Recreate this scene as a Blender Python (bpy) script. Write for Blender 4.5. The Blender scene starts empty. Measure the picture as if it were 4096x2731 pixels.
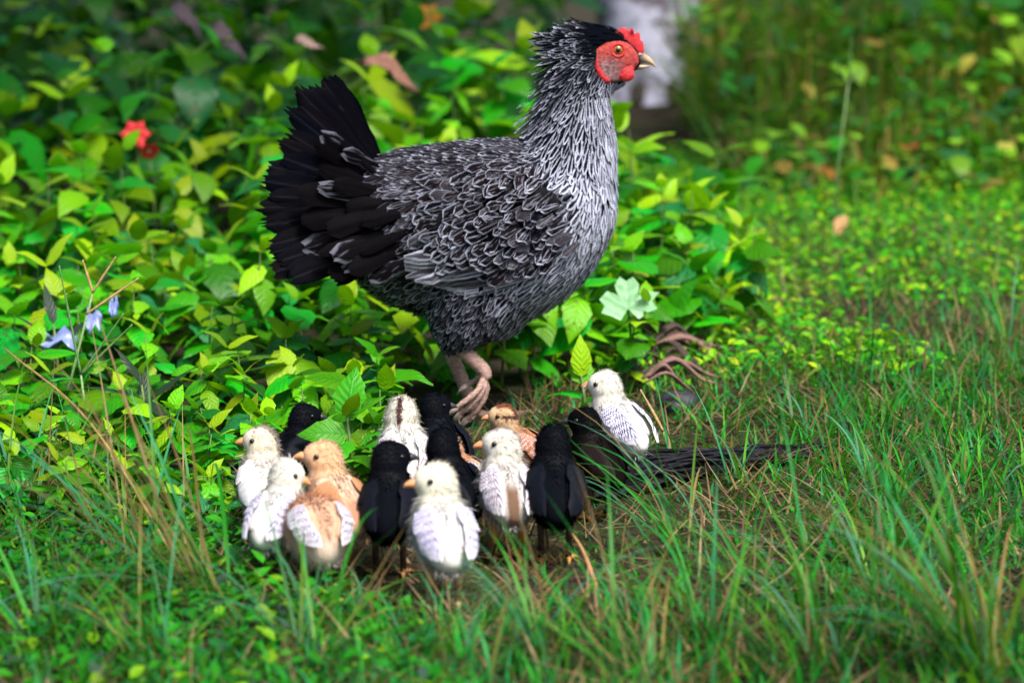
import bpy, bmesh, math, random
import numpy as np
from mathutils import Vector, Matrix, Quaternion
from mathutils.bvhtree import BVHTree

R = math.radians
random.seed(7); rng = np.random.default_rng(7)
sc = bpy.context.scene
C = sc.collection

# ------------------------------------------------------------------ camera
FPX, CAMD, CAMH, PITCH = 9615.0, 2.5, 0.52, R(9.83)
cam = bpy.data.cameras.new('camera'); camo = bpy.data.objects.new('camera', cam); C.objects.link(camo)
camo.location = (0, -CAMD, CAMH); camo.rotation_euler = (R(90) - PITCH, 0, 0)
cam.sensor_width = 36; cam.lens = FPX / 4096 * 36
cam.clip_start = 0.05; cam.clip_end = 500
cam.dof.use_dof = True; cam.dof.focus_distance = 2.24; cam.dof.aperture_fstop = 5.4; cam.dof.aperture_blades = 7
sc.camera = camo
# ------------------------------------------------------------------ sky, sun, exposure
SUN_EL, SUN_AZ = R(58), R(35)      # high, behind the camera's right shoulder, softened by cloud
w = bpy.data.worlds.new('World'); sc.world = w; w.use_nodes = True
nt = w.node_tree
sky = nt.nodes.new('ShaderNodeTexSky'); sky.sky_type = 'NISHITA'; sky.sun_disc = False
sky.sun_elevation = SUN_EL; sky.sun_rotation = R(180) - SUN_AZ; sky.dust_density = 4.0; sky.air_density = 1.0
bg = nt.nodes['Background']; bg.inputs[1].default_value = 0.085
nt.links.new(sky.outputs[0], bg.inputs[0])
sl = bpy.data.lights.new('sun', 'SUN'); sl.energy = 3.0; sl.angle = R(18); sl.color = (1, .95, .88)
so = bpy.data.objects.new('sun', sl); C.objects.link(so)
sdir = Vector((math.sin(SUN_AZ) * math.cos(SUN_EL), -math.cos(SUN_AZ) * math.cos(SUN_EL), math.sin(SUN_EL)))
so.rotation_euler = sdir.to_track_quat('Z', 'Y').to_euler()
sc.view_settings.view_transform = 'Standard'; sc.view_settings.look = 'None'
sc.view_settings.exposure = 1.05; sc.view_settings.gamma = 1; sc.view_settings.use_curve_mapping = False
sc.cycles.use_denoising = True
sc.cycles.max_bounces = 8; sc.cycles.transparent_max_bounces = 8

# ------------------------------------------------------------------ pixels (of a 2352 wide view) to places
PS = 4096 / 2352
F_ = Vector((0, math.cos(PITCH), -math.sin(PITCH))); U_ = Vector((0, math.sin(PITCH), math.cos(PITCH)))
CAM = Vector((0, -CAMD, CAMH))
def ray(u, v): return F_ + Vector((1, 0, 0)) * ((u * PS - 2048) / FPX) + U_ * ((1365.5 - v * PS) / FPX)
def at_z(u, v, z=0.0): r = ray(u, v); return CAM + r * ((z - CAMH) / r.z)
def at_y(u, v, y): r = ray(u, v); return CAM + r * ((y + CAMD) / r.y)

# ------------------------------------------------------------------ helpers
def link(o, parent=None):
    C.objects.link(o)
    if parent is not None: o.parent = parent
    return o
def tag(o, label=None, cat=None, group=None, kind=None):
    if label: o['label'] = label
    if cat: o['category'] = cat
    if group: o['group'] = group
    if kind: o['kind'] = kind
    return o
def empty(name, loc=(0, 0, 0), rz=0):
    o = bpy.data.objects.new(name, None); o.location = loc; o.rotation_euler = (0, 0, rz); o.empty_display_size = .02
    return link(o)
def mesh_np(name, V, F, mat, col=None, uv=None, fp=None, smooth=True, normals=None):
    """V (n,3); F list of index tuples or (m,k) arrays list"""
    me = bpy.data.meshes.new(name)
    V = np.asarray(V, dtype=np.float32)
    if isinstance(F, np.ndarray): F = [F]
    if len(F) and isinstance(F[0], np.ndarray):
        loops = np.concatenate([f.ravel() for f in F]).astype(np.int32)
        cnt = np.concatenate([np.full(len(f), f.shape[1]) for f in F])
    else:
        loops = np.array([i for f in F for i in f], dtype=np.int32); cnt = np.array([len(f) for f in F])
    starts = np.concatenate([[0], np.cumsum(cnt)[:-1]]).astype(np.int32)
    me.vertices.add(len(V)); me.vertices.foreach_set('co', V.ravel())
    me.loops.add(len(loops)); me.loops.foreach_set('vertex_index', loops)
    me.polygons.add(len(cnt)); me.polygons.foreach_set('loop_start', starts)
    me.update(calc_edges=True); me.validate()
    me.polygons.foreach_set('use_smooth', np.full(len(me.polygons), bool(smooth)))
    for nm, a in (('col', col), ('fp', fp)):
        if a is not None:
            a = np.asarray(a, dtype=np.float32)
            if a.shape[1] == 3: a = np.concatenate([a, np.ones((len(a), 1), np.float32)], 1)
            at = me.attributes.new(nm, 'FLOAT_COLOR', 'POINT'); at.data.foreach_set('color', a.ravel())
    if uv is not None:
        a = np.concatenate([np.asarray(uv, dtype=np.float32), np.zeros((len(V), 1), np.float32)], 1)
        at = me.attributes.new('puv', 'FLOAT_VECTOR', 'POINT'); at.data.foreach_set('vector', a.ravel())
    if mat: me.materials.append(mat)
    if normals is not None: me.normals_split_custom_set_from_vertices([tuple(n) for n in normals])
    return me
def mobj(name, me, parent=None): return link(bpy.data.objects.new(name, me), parent)

class Geo:
    """collects several pieces of geometry into ONE mesh"""
    def __init__(s): s.V = []; s.F = []; s.c = []; s.uv = []; s.fp = []; s.n = 0
    def add(s, V, F, col=None, uv=None, fp=None):
        s.V.append(np.asarray(V, dtype=np.float32)); k = s.n
        s.F += [tuple(i + k for i in f) for f in F]; m = len(V); s.n += m
        s.c.append(np.tile(np.array(col if col is not None else (1, 1, 1), dtype=np.float32), (m, 1)) if np.ndim(col) < 2 else np.asarray(col, dtype=np.float32))
        s.uv.append(np.asarray(uv, dtype=np.float32) if uv is not None else np.zeros((m, 2), np.float32))
        s.fp.append(np.tile(np.array(fp if fp is not None else (1, 0, 0, 0), dtype=np.float32), (m, 1)))
    def mesh(s, name, mat, smooth=True):
        return mesh_np(name, np.concatenate(s.V), s.F, mat, np.concatenate(s.c), np.concatenate(s.uv), np.concatenate(s.fp), smooth)

def tube(pts, rad, n=8, flat=1.0, cap=True):
    """lofted tube through pts"""
    pts = [Vector(p) for p in pts]; V = []; F = []; uv = []
    up = Vector((0, 0, 1)); prev = None; m = len(pts)
    for i, p in enumerate(pts):
        d = (pts[min(i + 1, m - 1)] - pts[max(i - 1, 0)]).normalized()
        a = prev if prev is not None else (up if abs(d.z) < .9 else Vector((1, 0, 0)))
        s = d.cross(a).normalized(); a = s.cross(d).normalized(); prev = a
        r = rad[i] if hasattr(rad, '__len__') else rad
        for k in range(n):
            t = 2 * math.pi * k / n
            V.append(p + s * (math.cos(t) * r) + a * (math.sin(t) * r * flat)); uv.append((k / n, i / (m - 1)))
    for i in range(m - 1):
        for k in range(n):
            k2 = (k + 1) % n
            F.append((i * n + k, i * n + k2, (i + 1) * n + k2, (i + 1) * n + k))
    if cap:
        F.append(tuple(range(n - 1, -1, -1))); F.append(tuple((m - 1) * n + k for k in range(n)))
    return [tuple(v) for v in V], F, uv
def spline(pts, k=4):
    """Catmull-Rom through rows of numbers"""
    P = [np.array(p, float) for p in pts]; P = [2 * P[0] - P[1]] + P + [2 * P[-1] - P[-2]]; out = []
    for i in range(1, len(P) - 2):
        for j in range(k):
            t = j / k
            out.append(.5 * ((2 * P[i]) + (-P[i-1] + P[i+1]) * t + (2*P[i-1] - 5*P[i] + 4*P[i+1] - P[i+2]) * t*t + (-P[i-1] + 3*P[i] - 3*P[i+1] + P[i+2]) * t**3))
    out.append(P[-2]); return out
WORK = bpy.data.scenes.new('workbench')     # small side scene: evaluating there does not re-read the whole place; removed at the end
def blob(ells, voxel, smooth):
    """one continuous skin over overlapping ellipsoids: (centre, radii, 3x3 rotation or None)"""
    bm = bmesh.new()
    for c, r, rot in ells:
        M = Matrix.Translation(c) @ ((rot.to_4x4()) if rot is not None else Matrix.Identity(4)) @ Matrix.Diagonal((*r, 1))
        bmesh.ops.create_icosphere(bm, subdivisions=3, radius=1, matrix=M)
    me = bpy.data.meshes.new('tmp'); bm.to_mesh(me); bm.free()
    o = bpy.data.objects.new('tmp', me); WORK.collection.objects.link(o)
    m = o.modifiers.new('r', 'REMESH'); m.mode = 'VOXEL'; m.voxel_size = voxel
    s = o.modifiers.new('s', 'SMOOTH'); s.iterations = smooth; s.factor = .5
    WORK.view_layers[0].update(); dg = WORK.view_layers[0].depsgraph
    out = bpy.data.meshes.new_from_object(o.evaluated_get(dg))
    bpy.data.objects.remove(o); bpy.data.meshes.remove(me)
    out.polygons.foreach_set('use_smooth', np.ones(len(out.polygons), bool))
    return out
def mesh_arrays(me):
    V = np.empty(len(me.vertices) * 3, np.float32); me.vertices.foreach_get('co', V); V = V.reshape(-1, 3)
    me.calc_loop_triangles()
    T = np.empty(len(me.loop_triangles) * 3, np.int32); me.loop_triangles.foreach_get('vertices', T); T = T.reshape(-1, 3)
    N = np.empty(len(me.vertices) * 3, np.float32); me.vertices.foreach_get('normal', N); N = N.reshape(-1, 3)
    return V, T, N
def sample_surface(V, T, N, n):
    a, b, c = V[T[:, 0]], V[T[:, 1]], V[T[:, 2]]
    ar = np.linalg.norm(np.cross(b - a, c - a), axis=1); cdf = np.cumsum(ar) / ar.sum()
    t = np.minimum(np.searchsorted(cdf, rng.random(n)), len(T) - 1); r1 = np.sqrt(rng.random(n)); r2 = rng.random(n)
    w0, w1, w2 = (1 - r1)[:, None], (r1 * (1 - r2))[:, None], (r1 * r2)[:, None]
    P = V[T[t, 0]] * w0 + V[T[t, 1]] * w1 + V[T[t, 2]] * w2
    M = N[T[t, 0]] * w0 + N[T[t, 1]] * w1 + N[T[t, 2]] * w2
    return P, M / np.maximum(np.linalg.norm(M, axis=1, keepdims=True), 1e-9)
def set_col(me, cols, name='col'):
    a = np.concatenate([np.asarray(cols, np.float32), np.ones((len(cols), 1), np.float32)], 1)
    at = me.attributes.new(name, 'FLOAT_COLOR', 'POINT'); at.data.foreach_set('color', a.ravel())

# ------------------------------------------------------------------ materials
def new_mat(name):
    m = bpy.data.materials.new(name); m.use_nodes = True; n = m.node_tree
    return m, n, n.nodes['Principled BSDF']
def N(n, t, **k):
    x = n.nodes.new(t)
    for a, b in k.items(): setattr(x, a, b)
    return x
def math_(n, op, a, b=None, clamp=False):
    x = N(n, 'ShaderNodeMath', operation=op, use_clamp=clamp)
    for i, q in enumerate((a, b)):
        if q is None: continue
        if hasattr(q, 'is_linked'): n.links.new(q, x.inputs[i])
        else: x.inputs[i].default_value = q
    return x.outputs[0]
def mix(n, f, a, b, blend='MIX'):
    x = N(n, 'ShaderNodeMix', data_type='RGBA', blend_type=blend)
    for i, q in ((0, f), (6, a), (7, b)):
        if hasattr(q, 'is_linked'): n.links.new(q, x.inputs[i])
        else: x.inputs[i].default_value = q if i == 0 else (*q, 1) if len(q) == 3 else q
    return x.outputs[2]
def mapr(n, v, a, b, c=0., d=1.):
    x = N(n, 'ShaderNodeMapRange', interpolation_type='SMOOTHSTEP'); n.links.new(v, x.inputs[0])
    for i, q in enumerate((a, b, c, d)):
        if hasattr(q, 'is_linked'): n.links.new(q, x.inputs[i + 1])
        else: x.inputs[i + 1].default_value = q
    return x.outputs[0]
def noise(n, scale, detail=3, rough=.6, coord='Object', sc3=None):
    tc = N(n, 'ShaderNodeTexCoord'); x = N(n, 'ShaderNodeTexNoise'); x.inputs['Scale'].default_value = scale
    x.inputs['Detail'].default_value = detail; x.inputs['Roughness'].default_value = rough
    src = tc.outputs[coord]
    if sc3:
        mp = N(n, 'ShaderNodeMapping'); mp.inputs['Scale'].default_value = sc3; n.links.new(src, mp.inputs[0]); src = mp.outputs[0]
    n.links.new(src, x.inputs['Vector']); return x.outputs[0]
def bump(n, p, h, s=.3, d=.002):
    b = N(n, 'ShaderNodeBump'); b.inputs['Strength'].default_value = s; b.inputs['Distance'].default_value = d
    n.links.new(h, b.inputs['Height']); n.links.new(b.outputs[0], p.inputs['Normal'])
def attr(n, name):
    return N(n, 'ShaderNodeAttribute', attribute_name=name)

def plain(name, col, rough=.6, ns=60, var=.35, bs=.3, bd=.002, spec=.5, sc3=None):
    m, n, p = new_mat(name); f = noise(n, ns, 5, .65, sc3=sc3)
    f2 = mapr(n, f, .25, .75)
    n.links.new(mix(n, f2, tuple(c * (1 - var) for c in col), tuple(min(1, c * (1 + var)) for c in col)), p.inputs['Base Color'])
    p.inputs['Roughness'].default_value = rough; p.inputs['Specular IOR Level'].default_value = spec
    bump(n, p, f, bs, bd); return m

def leaf_mat(name, rough=.42, trans=.35, veins=True, objrand=True, spec=.3):
    m, n, p = new_mat(name); a = attr(n, 'col').outputs['Color']
    oi = N(n, 'ShaderNodeObjectInfo'); c = a
    if objrand:
        h = N(n, 'ShaderNodeHueSaturation'); n.links.new(a, h.inputs['Color'])
        n.links.new(math_(n, 'ADD', .475, math_(n, 'MULTIPLY', oi.outputs['Random'], .05)), h.inputs['Hue'])
        n.links.new(mapr(n, oi.outputs['Random'], 0, 1, .55, 1.3), h.inputs['Value']); c = h.outputs[0]
    f = noise(n, 90, 3, .6)
    c = mix(n, mapr(n, f, .3, .8), c, mix(n, .35, c, (.04, .17, .004)))
    if objrand and veins:   # insect spots and browning on some leaves
        sp = math_(n, 'MULTIPLY', mapr(n, noise(n, 9, 4, .7), .60, .68), mapr(n, oi.outputs['Random'], .55, .75)); c = mix(n, sp, c, (.10, .07, .02))
    n.links.new(c, p.inputs['Base Color']); p.inputs['Roughness'].default_value = rough
    p.inputs['Specular IOR Level'].default_value = spec
    tr = N(n, 'ShaderNodeBsdfTranslucent'); n.links.new(mix(n, .5, c, (.3, .6, .0), 'MULTIPLY'), tr.inputs[0])
    n.links.new(mix(n, .5, c, (.16, .50, .004)), tr.inputs[0])
    mx = N(n, 'ShaderNodeMixShader'); mx.inputs[0].default_value = trans
    n.links.new(p.outputs[0], mx.inputs[1]); n.links.new(tr.outputs[0], mx.inputs[2])
    n.links.new(mx.outputs[0], n.nodes['Material Output'].inputs[0])
    if veins:
        uv = attr(n, 'puv').outputs['Vector']; s = N(n, 'ShaderNodeSeparateXYZ'); n.links.new(uv, s.inputs[0])
        au = math_(n, 'ABSOLUTE', math_(n, 'SUBTRACT', s.outputs[0], .5))
        wv = math_(n, 'SINE', math_(n, 'MULTIPLY', math_(n, 'SUBTRACT', s.outputs[1], math_(n, 'MULTIPLY', au, .55)), 42))
        h = math_(n, 'ADD', math_(n, 'MULTIPLY', wv, .5), mapr(n, au, 0, .05, -1, 0)); bump(n, p, h, .35, .0015)
    return m
M_leaf = leaf_mat('leaf'); M_grass = leaf_mat('grass_blade', .5, .28, False, False, .15); M_small = leaf_mat('small_leaf', .45, .3, False, False, .2)
M_blade = leaf_mat('long_blade', .45, .3, False, True, .25)

def feather_mat(name, dark, brown, light, rough=.55, mottle=.0, spec=.3, streak=.7):
    """puv.x across, puv.y along; fp = (dark half width, brown amount, pale level, shaft)"""
    m, n, p = new_mat(name)
    uv = attr(n, 'puv').outputs['Vector']; s = N(n, 'ShaderNodeSeparateXYZ'); n.links.new(uv, s.inputs[0])
    a = attr(n, 'fp'); q = N(n, 'ShaderNodeSeparateColor'); n.links.new(a.outputs['Color'], q.inputs[0])
    au = math_(n, 'MULTIPLY', math_(n, 'ABSOLUTE', math_(n, 'SUBTRACT', s.outputs[0], .5)), 2)
    f = noise(n, 900, 4, .7)
    auj = math_(n, 'ADD', au, math_(n, 'MULTIPLY', math_(n, 'SUBTRACT', f, .5), .75))
    tip = mapr(n, s.outputs[1], .72, 1.0, 1.0, .25)
    thr = math_(n, 'MULTIPLY', q.outputs[0], mix(n, mapr(n, q.outputs[0], .99, 1.0), tip, (1, 1, 1)))
    edge = mapr(n, math_(n, 'SUBTRACT', auj, thr), -.16, .22)
    shaft = math_(n, 'MULTIPLY', mapr(n, au, .05, .16, 1, 0), a.outputs['Alpha'])
    lightf = math_(n, 'MAXIMUM', edge, shaft)
    if mottle:
        wv = math_(n, 'SINE', math_(n, 'ADD', math_(n, 'MULTIPLY', s.outputs[1], 45), math_(n, 'MULTIPLY', f, 46)))
        lightf = math_(n, 'MAXIMUM', lightf, math_(n, 'MULTIPLY', mapr(n, wv, -.1, .8), mottle))
    vm = N(n, 'ShaderNodeVectorMath', operation='MULTIPLY'); n.links.new(uv, vm.inputs[0]); vm.inputs[1].default_value = (8, 2.4, 0)
    tc = N(n, 'ShaderNodeTexCoord'); vm2 = N(n, 'ShaderNodeVectorMath', operation='SCALE'); n.links.new(tc.outputs['Object'], vm2.inputs[0]); vm2.inputs['Scale'].default_value = 90
    va = N(n, 'ShaderNodeVectorMath', operation='ADD'); n.links.new(vm.outputs[0], va.inputs[0]); n.links.new(vm2.outputs[0], va.inputs[1])
    sn = N(n, 'ShaderNodeTexNoise'); sn.inputs['Scale'].default_value = 1.0; sn.inputs['Detail'].default_value = 3; n.links.new(va.outputs[0], sn.inputs['Vector'])
    lightf = math_(n, 'MULTIPLY', lightf, mapr(n, sn.outputs[0], .30, .50, .45, 1))
    lightf = math_(n, 'MAXIMUM', lightf, math_(n, 'MULTIPLY', math_(n, 'MULTIPLY', mapr(n, sn.outputs[0], .56, .68), mapr(n, q.outputs[0], .99, 1.0, streak, 0)), math_(n, 'ADD', .25, q.outputs[1])))
    lightf = math_(n, 'MULTIPLY', lightf, q.outputs[2])
    dk = mix(n, q.outputs[1], dark, brown)
    n.links.new(mix(n, lightf, dk, light), p.inputs['Base Color'])
    p.inputs['Roughness'].default_value = rough; p.inputs['Specular IOR Level'].default_value = spec
    barb = math_(n, 'SINE', math_(n, 'MULTIPLY', math_(n, 'ADD', s.outputs[1], math_(n, 'MULTIPLY', au, -.35)), 420))
    bump(n, p, math_(n, 'ADD', math_(n, 'MULTIPLY', barb, .25), f), .3, .0006)
    return m
M_plume = feather_mat('plumage', (.0012, .0020, .0048), (.011, .0068, .008), (.60, .63, .80), .75, 0, .02)
M_wing = feather_mat('wing_feather', (.003, .003, .006), (.020, .013, .015), (.52, .53, .66), .7, .3, .03)
M_tail = feather_mat('tail_feather', (.0009, .0013, .0036), (.0045, .003, .0035), (.30, .31, .40), .5, 0, .025)
M_hen = plain('hen_skin', (.008, .008, .010), .9, 120, spec=.05)

def vcol_mat(name, rough=.8, sheen=.3, spec=.2, b=True):
    m, n, p = new_mat(name); c = attr(n, 'col').outputs['Color']; f = noise(n, 600, 4, .7)
    n.links.new(mix(n, mapr(n, f, .3, .75), mix(n, .10, c, (0, 0, 0)), c), p.inputs['Base Color'])
    p.inputs['Roughness'].default_value = rough; p.inputs['Sheen Weight'].default_value = sheen; p.inputs['Specular IOR Level'].default_value = spec
    if b: bump(n, p, f, .3, .0006)
    return m
M_down = vcol_mat('chick_down', .9, .25, .12, False); M_body = vcol_mat('chick_body', .9, .2, .12)
M_chickdark = vcol_mat('dark_down', .6, .0, .10, False); M_bodydark = vcol_mat('dark_body', .9, 0, .02)
def chick_feather_mat():
    m, n, p = new_mat('chick_wing_feather'); c = attr(n, 'col').outputs['Color']; a = attr(n, 'fp')
    q = N(n, 'ShaderNodeSeparateColor'); n.links.new(a.outputs['Color'], q.inputs[0])
    uv = attr(n, 'puv').outputs['Vector']; s = N(n, 'ShaderNodeSeparateXYZ'); n.links.new(uv, s.inputs[0])
    au = math_(n, 'ABSOLUTE', math_(n, 'SUBTRACT', s.outputs[0], .5)); f = noise(n, 700, 3, .6)
    wv = math_(n, 'SINE', math_(n, 'ADD', math_(n, 'MULTIPLY', math_(n, 'ADD', s.outputs[1], math_(n, 'MULTIPLY', au, -.5)), 30), math_(n, 'MULTIPLY', f, 7)))
    bar = math_(n, 'MULTIPLY', math_(n, 'MULTIPLY', mapr(n, wv, -.1, .35), mapr(n, s.outputs[1], .75, .95, 1, .15)), mapr(n, au, .36, .46, 1, 0))
    barc = N(n, 'ShaderNodeCombineColor')
    for i in range(3): n.links.new(q.outputs[i], barc.inputs[i])
    n.links.new(mix(n, math_(n, 'MULTIPLY', bar, a.outputs['Alpha']), c, barc.outputs[0]), p.inputs['Base Color'])
    p.inputs['Roughness'].default_value = .6; p.inputs['Specular IOR Level'].default_value = .08
    return m
M_cwing = chick_feather_mat()
M_beak_chick = plain('chick_beak', (.75, .32, .14), .45, 200, .2)
M_beak_dark = plain('dark_beak', (.03, .03, .035), .45, 200, .2)
M_leg_or = plain('orange_leg', (.55, .24, .06), .5, 300, .3)
M_leg_dark = plain('dark_leg', (.05, .03, .02), .5, 300, .4)
M_leg_pale = plain('pale_leg', (.62, .42, .22), .5, 300, .25)
M_eye_black = plain('black_eye', (.004, .004, .005), .08, 50, .1, 0)
M_red = plain('red_skin', (.60, .022, .03), .42, 500, .5, .9, .0014)
M_face = None
def face_mat():
    m, n, p = new_mat('face_skin'); uv = attr(n, 'puv').outputs['Vector']; s = N(n, 'ShaderNodeSeparateXYZ'); n.links.new(uv, s.inputs[0])
    f = noise(n, 330, 6, .75); c = mix(n, mapr(n, f, .35, .65), (.34, .016, .016), (.62, .085, .065))
    # greyish pink bare cheek behind and below the eye
    k = math_(n, 'MULTIPLY', mapr(n, s.outputs[1], .30, .62), mapr(n, math_(n, 'ADD', s.outputs[0], math_(n, 'MULTIPLY', f, .5)), .62, .95, 1, 0))
    c = mix(n, math_(n, 'MULTIPLY', k, .85), c, mix(n, mapr(n, f, .4, .6), (.16, .11, .13), (.46, .30, .31)))
    n.links.new(c, p.inputs['Base Color']); p.inputs['Roughness'].default_value = .5; bump(n, p, f, 1., .0028); return m
M_face = face_mat()
def beak_mat():
    m, n, p = new_mat('horn_beak'); uv = attr(n, 'puv').outputs['Vector']; s = N(n, 'ShaderNodeSeparateXYZ'); n.links.new(uv, s.inputs[0])
    f = noise(n, 300, 3); c = mix(n, mapr(n, math_(n, 'ADD', s.outputs[1], math_(n, 'MULTIPLY', f, .3)), .35, .75), (.10, .085, .09), (.50, .36, .22))
    n.links.new(c, p.inputs['Base Color']); p.inputs['Roughness'].default_value = .35; return m
M_beak = beak_mat()
M_iris = plain('iris', (.30, .10, .02), .12, 500, .4, 0)
M_henleg = plain('hen_leg', (.40, .25, .21), .65, 420, .55, 1., .002, sc3=(.5, .5, 1.6))
M_claw = plain('claw', (.30, .24, .22), .4, 300, .2)
M_stem = plain('stem', (.10, .16, .04), .6, 200, .4)
M_woodstem = plain('brown_stem', (.09, .055, .03), .7, 200, .4)

# ------------------------------------------------------------------ ground
def hgt(x, y):
    return .010 * np.sin(3.1 * x + 1.3 * y) * np.cos(2.3 * y - .7 * x) + .004 * np.sin(17 * x + 3) * np.sin(13 * y + 1)
def gz(x, y): return float(hgt(np.array(x), np.array(y)))
def ground_mat():
    m, n, p = new_mat('soil'); f = noise(n, 9, 8, .7); f2 = noise(n, 70, 5, .7); f3 = noise(n, 2.2, 3, .5)
    c = mix(n, mapr(n, f, .3, .7), (.010, .007, .006), (.045, .032, .022)); c = mix(n, mapr(n, f2, .45, .75), c, (.075, .052, .036))
    c = mix(n, math_(n, 'MULTIPLY', mapr(n, f3, .4, .65), .5), c, (.030, .045, .012))
    n.links.new(c, p.inputs['Base Color']); p.inputs['Roughness'].default_value = .95; p.inputs['Specular IOR Level'].default_value = .15
    bump(n, p, f2, .9, .01); return m
nx, ny = 120, 150
gx = np.concatenate([[-60, -20, -8], np.linspace(-3, 3, nx), [8, 20, 60]]); gy = np.concatenate([[-30, -8], np.linspace(-2.2, 6, ny), [9, 20, 60, 120]])
X, Y = np.meshgrid(gx, gy); Z = hgt(X, Y) * ((np.abs(X) <= 3.1) & (Y <= 6.1) & (Y > -2.3)); W_, H_ = len(gx), len(gy)
idx = np.arange(W_ * H_).reshape(H_, W_)
gf = np.stack([idx[:-1, :-1].ravel(), idx[:-1, 1:].ravel(), idx[1:, 1:].ravel(), idx[1:, :-1].ravel()], 1)
g = mobj('ground', mesh_np('ground', np.stack([X.ravel(), Y.ravel(), Z.ravel()], 1), gf, ground_mat())); tag(g, 'dark damp soil under the grass and weeds', 'ground', kind='structure')

# ------------------------------------------------------------------ leaves and blades
def leaf_shape(L=1., Wd=.6, fold=.12, droop=.18, serr=.03, rows=9, wave=.02, seed=0, tipp=1.0, lobes=None):
    r = random.Random(seed); V = []; F = []; uv = []
    for i in range(rows):
        v = i / (rows - 1); pr = (math.sin(math.pi * min(1, v ** .72)) ** .85) * (1 - .25 * v ** 3) if 0 < v < 1 else .0
        x = L * (v - .10 * droop * v * v); zc = -droop * L * v * v + .05 * L * math.sin(v * 3)
        for j, u in enumerate((-1, -.52, 0, .52, 1)):
            wd = Wd * .5 * L * pr
            if abs(u) == 1: wd *= 1 + serr * (1 if i % 2 else -1) * 2.0
            V.append((x - (.03 * L if abs(u) == 1 and i % 2 else 0), u * wd, zc + abs(u) * wd * fold * 2 - u * u * wd * .25 + wave * L * math.sin(7 * v + 3 * u + seed) * abs(u)))
            uv.append((.5 + u * .5, v))
    for i in range(rows - 1):
        for j in range(4): F.append((i * 5 + j, i * 5 + j + 1, (i + 1) * 5 + j + 1, (i + 1) * 5 + j))
    return V, F, uv
def leaf_data(name, col, edge=None, **k):
    V, F, uv = leaf_shape(**k); col = np.array(col); e = np.array(edge if edge is not None else col * .8)
    cs = np.array([col * (1 - abs(2 * u - 1) * .6) + e * abs(2 * u - 1) * .6 if True else col for u, v in uv])
    return mesh_np(name, V, F, M_leaf, cs, uv)
G1, G2, G3, G4 = (.010, .25, .005), (.030, .36, .004), (.004, .15, .012), (.13, .46, .003)
YG = (.38, .62, .004)
LEAVES = [leaf_data('leaf_green', G1, seed=1), leaf_data('leaf_green', G2, seed=2, Wd=.66, droop=.3), leaf_data('leaf_green', G3, seed=3, Wd=.55, droop=.1),
          leaf_data('leaf_green', G4, seed=4, Wd=.62, droop=.22), leaf_data('leaf_green', G2, G4, seed=5, Wd=.7, droop=.05), leaf_data('leaf_green', (.01, .17, .03), seed=8, Wd=.6, droop=.35), leaf_data('leaf_green', G4, seed=9, Wd=.42, droop=.4, serr=.05, wave=.05), leaf_data('leaf_green', G2, seed=10, Wd=.80, droop=.15, wave=.06), leaf_data('leaf_green', (.05, .36, .004), seed=12, Wd=.56, droop=.25, wave=.05)]
YLEAVES = [leaf_data('leaf_yellow_green', YG, seed=6, Wd=.5, droop=.05), leaf_data('leaf_yellow_green', (.21, .54, .004), seed=7, Wd=.56, droop=.2)]
SHADE_LEAVES = [leaf_data('leaf_shade_green', c, seed=30 + i, Wd=w_, droop=.25, wave=.04) for i, (c, w_) in enumerate((((.006, .13, .006), .6), ((.012, .19, .005), .66), ((.004, .075, .014), .55), ((.05, .25, .004), .6), ((.005, .10, .02), .7)))]  # weed leaf greens darkened to paint deep shade at the back
ST_V, ST_F, ST_UV = tube([(0, 0, 0), (.02, .01, .35), (-.01, .02, .7), (0, 0, 1)], [.02, .017, .013, .006], 5)
STEM = mesh_np('stem', ST_V, ST_F, M_stem)

def leaf_matrix(p, az, tilt, roll, s):
    return Matrix.Translation(p) @ Matrix.Rotation(az, 4, 'Z') @ Matrix.Rotation(-tilt, 4, 'Y') @ Matrix.Rotation(roll, 4, 'X') @ Matrix.Scale(s, 4)
def leafy_plant(x, y, h, ls, pairs, rnd, yellow=.5, label=None, group=None, lean=(0, 0), name='leafy_plant', cat='plant', pool=None):
    pool = pool or LEAVES
    root = empty(name, (x, y, gz(x, y) - .004), rnd.uniform(0, 6.28))
    tag(root, label, cat, group)
    st = bpy.data.objects.new('stem', STEM); link(st, root); t = h
    st.matrix_local = Matrix.Shear('XY', 4, (lean[0], lean[1])) @ Matrix.Diagonal((.085, .085, t, 1))
    for i in range(pairs):
        f = 1 - i / max(1, pairs) * .80; z = h * f
        top = i == 0
        for k in range(2):
            az = i * math.pi / 2 + k * math.pi + rnd.uniform(-.35, .35)
            if top: d = rnd.choice(YLEAVES) if rnd.random() < yellow else rnd.choice(pool[1:5:2]); s = ls * rnd.uniform(.45, .7); tilt = R(rnd.uniform(15, 60))
            else: d = (rnd.choice(YLEAVES) if rnd.random() < .10 + yellow * .26 else rnd.choice(pool)); s = ls * rnd.uniform(.6, 1.15) * (1 if i < 4 else .85); tilt = R(rnd.uniform(-48, 14))
            o = bpy.data.objects.new('leaf', d); link(o, root)
            o.matrix_local = leaf_matrix(Vector((lean[0] * z, lean[1] * z, z)), az, tilt, rnd.uniform(-.5, .5), s)
    return root

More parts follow.
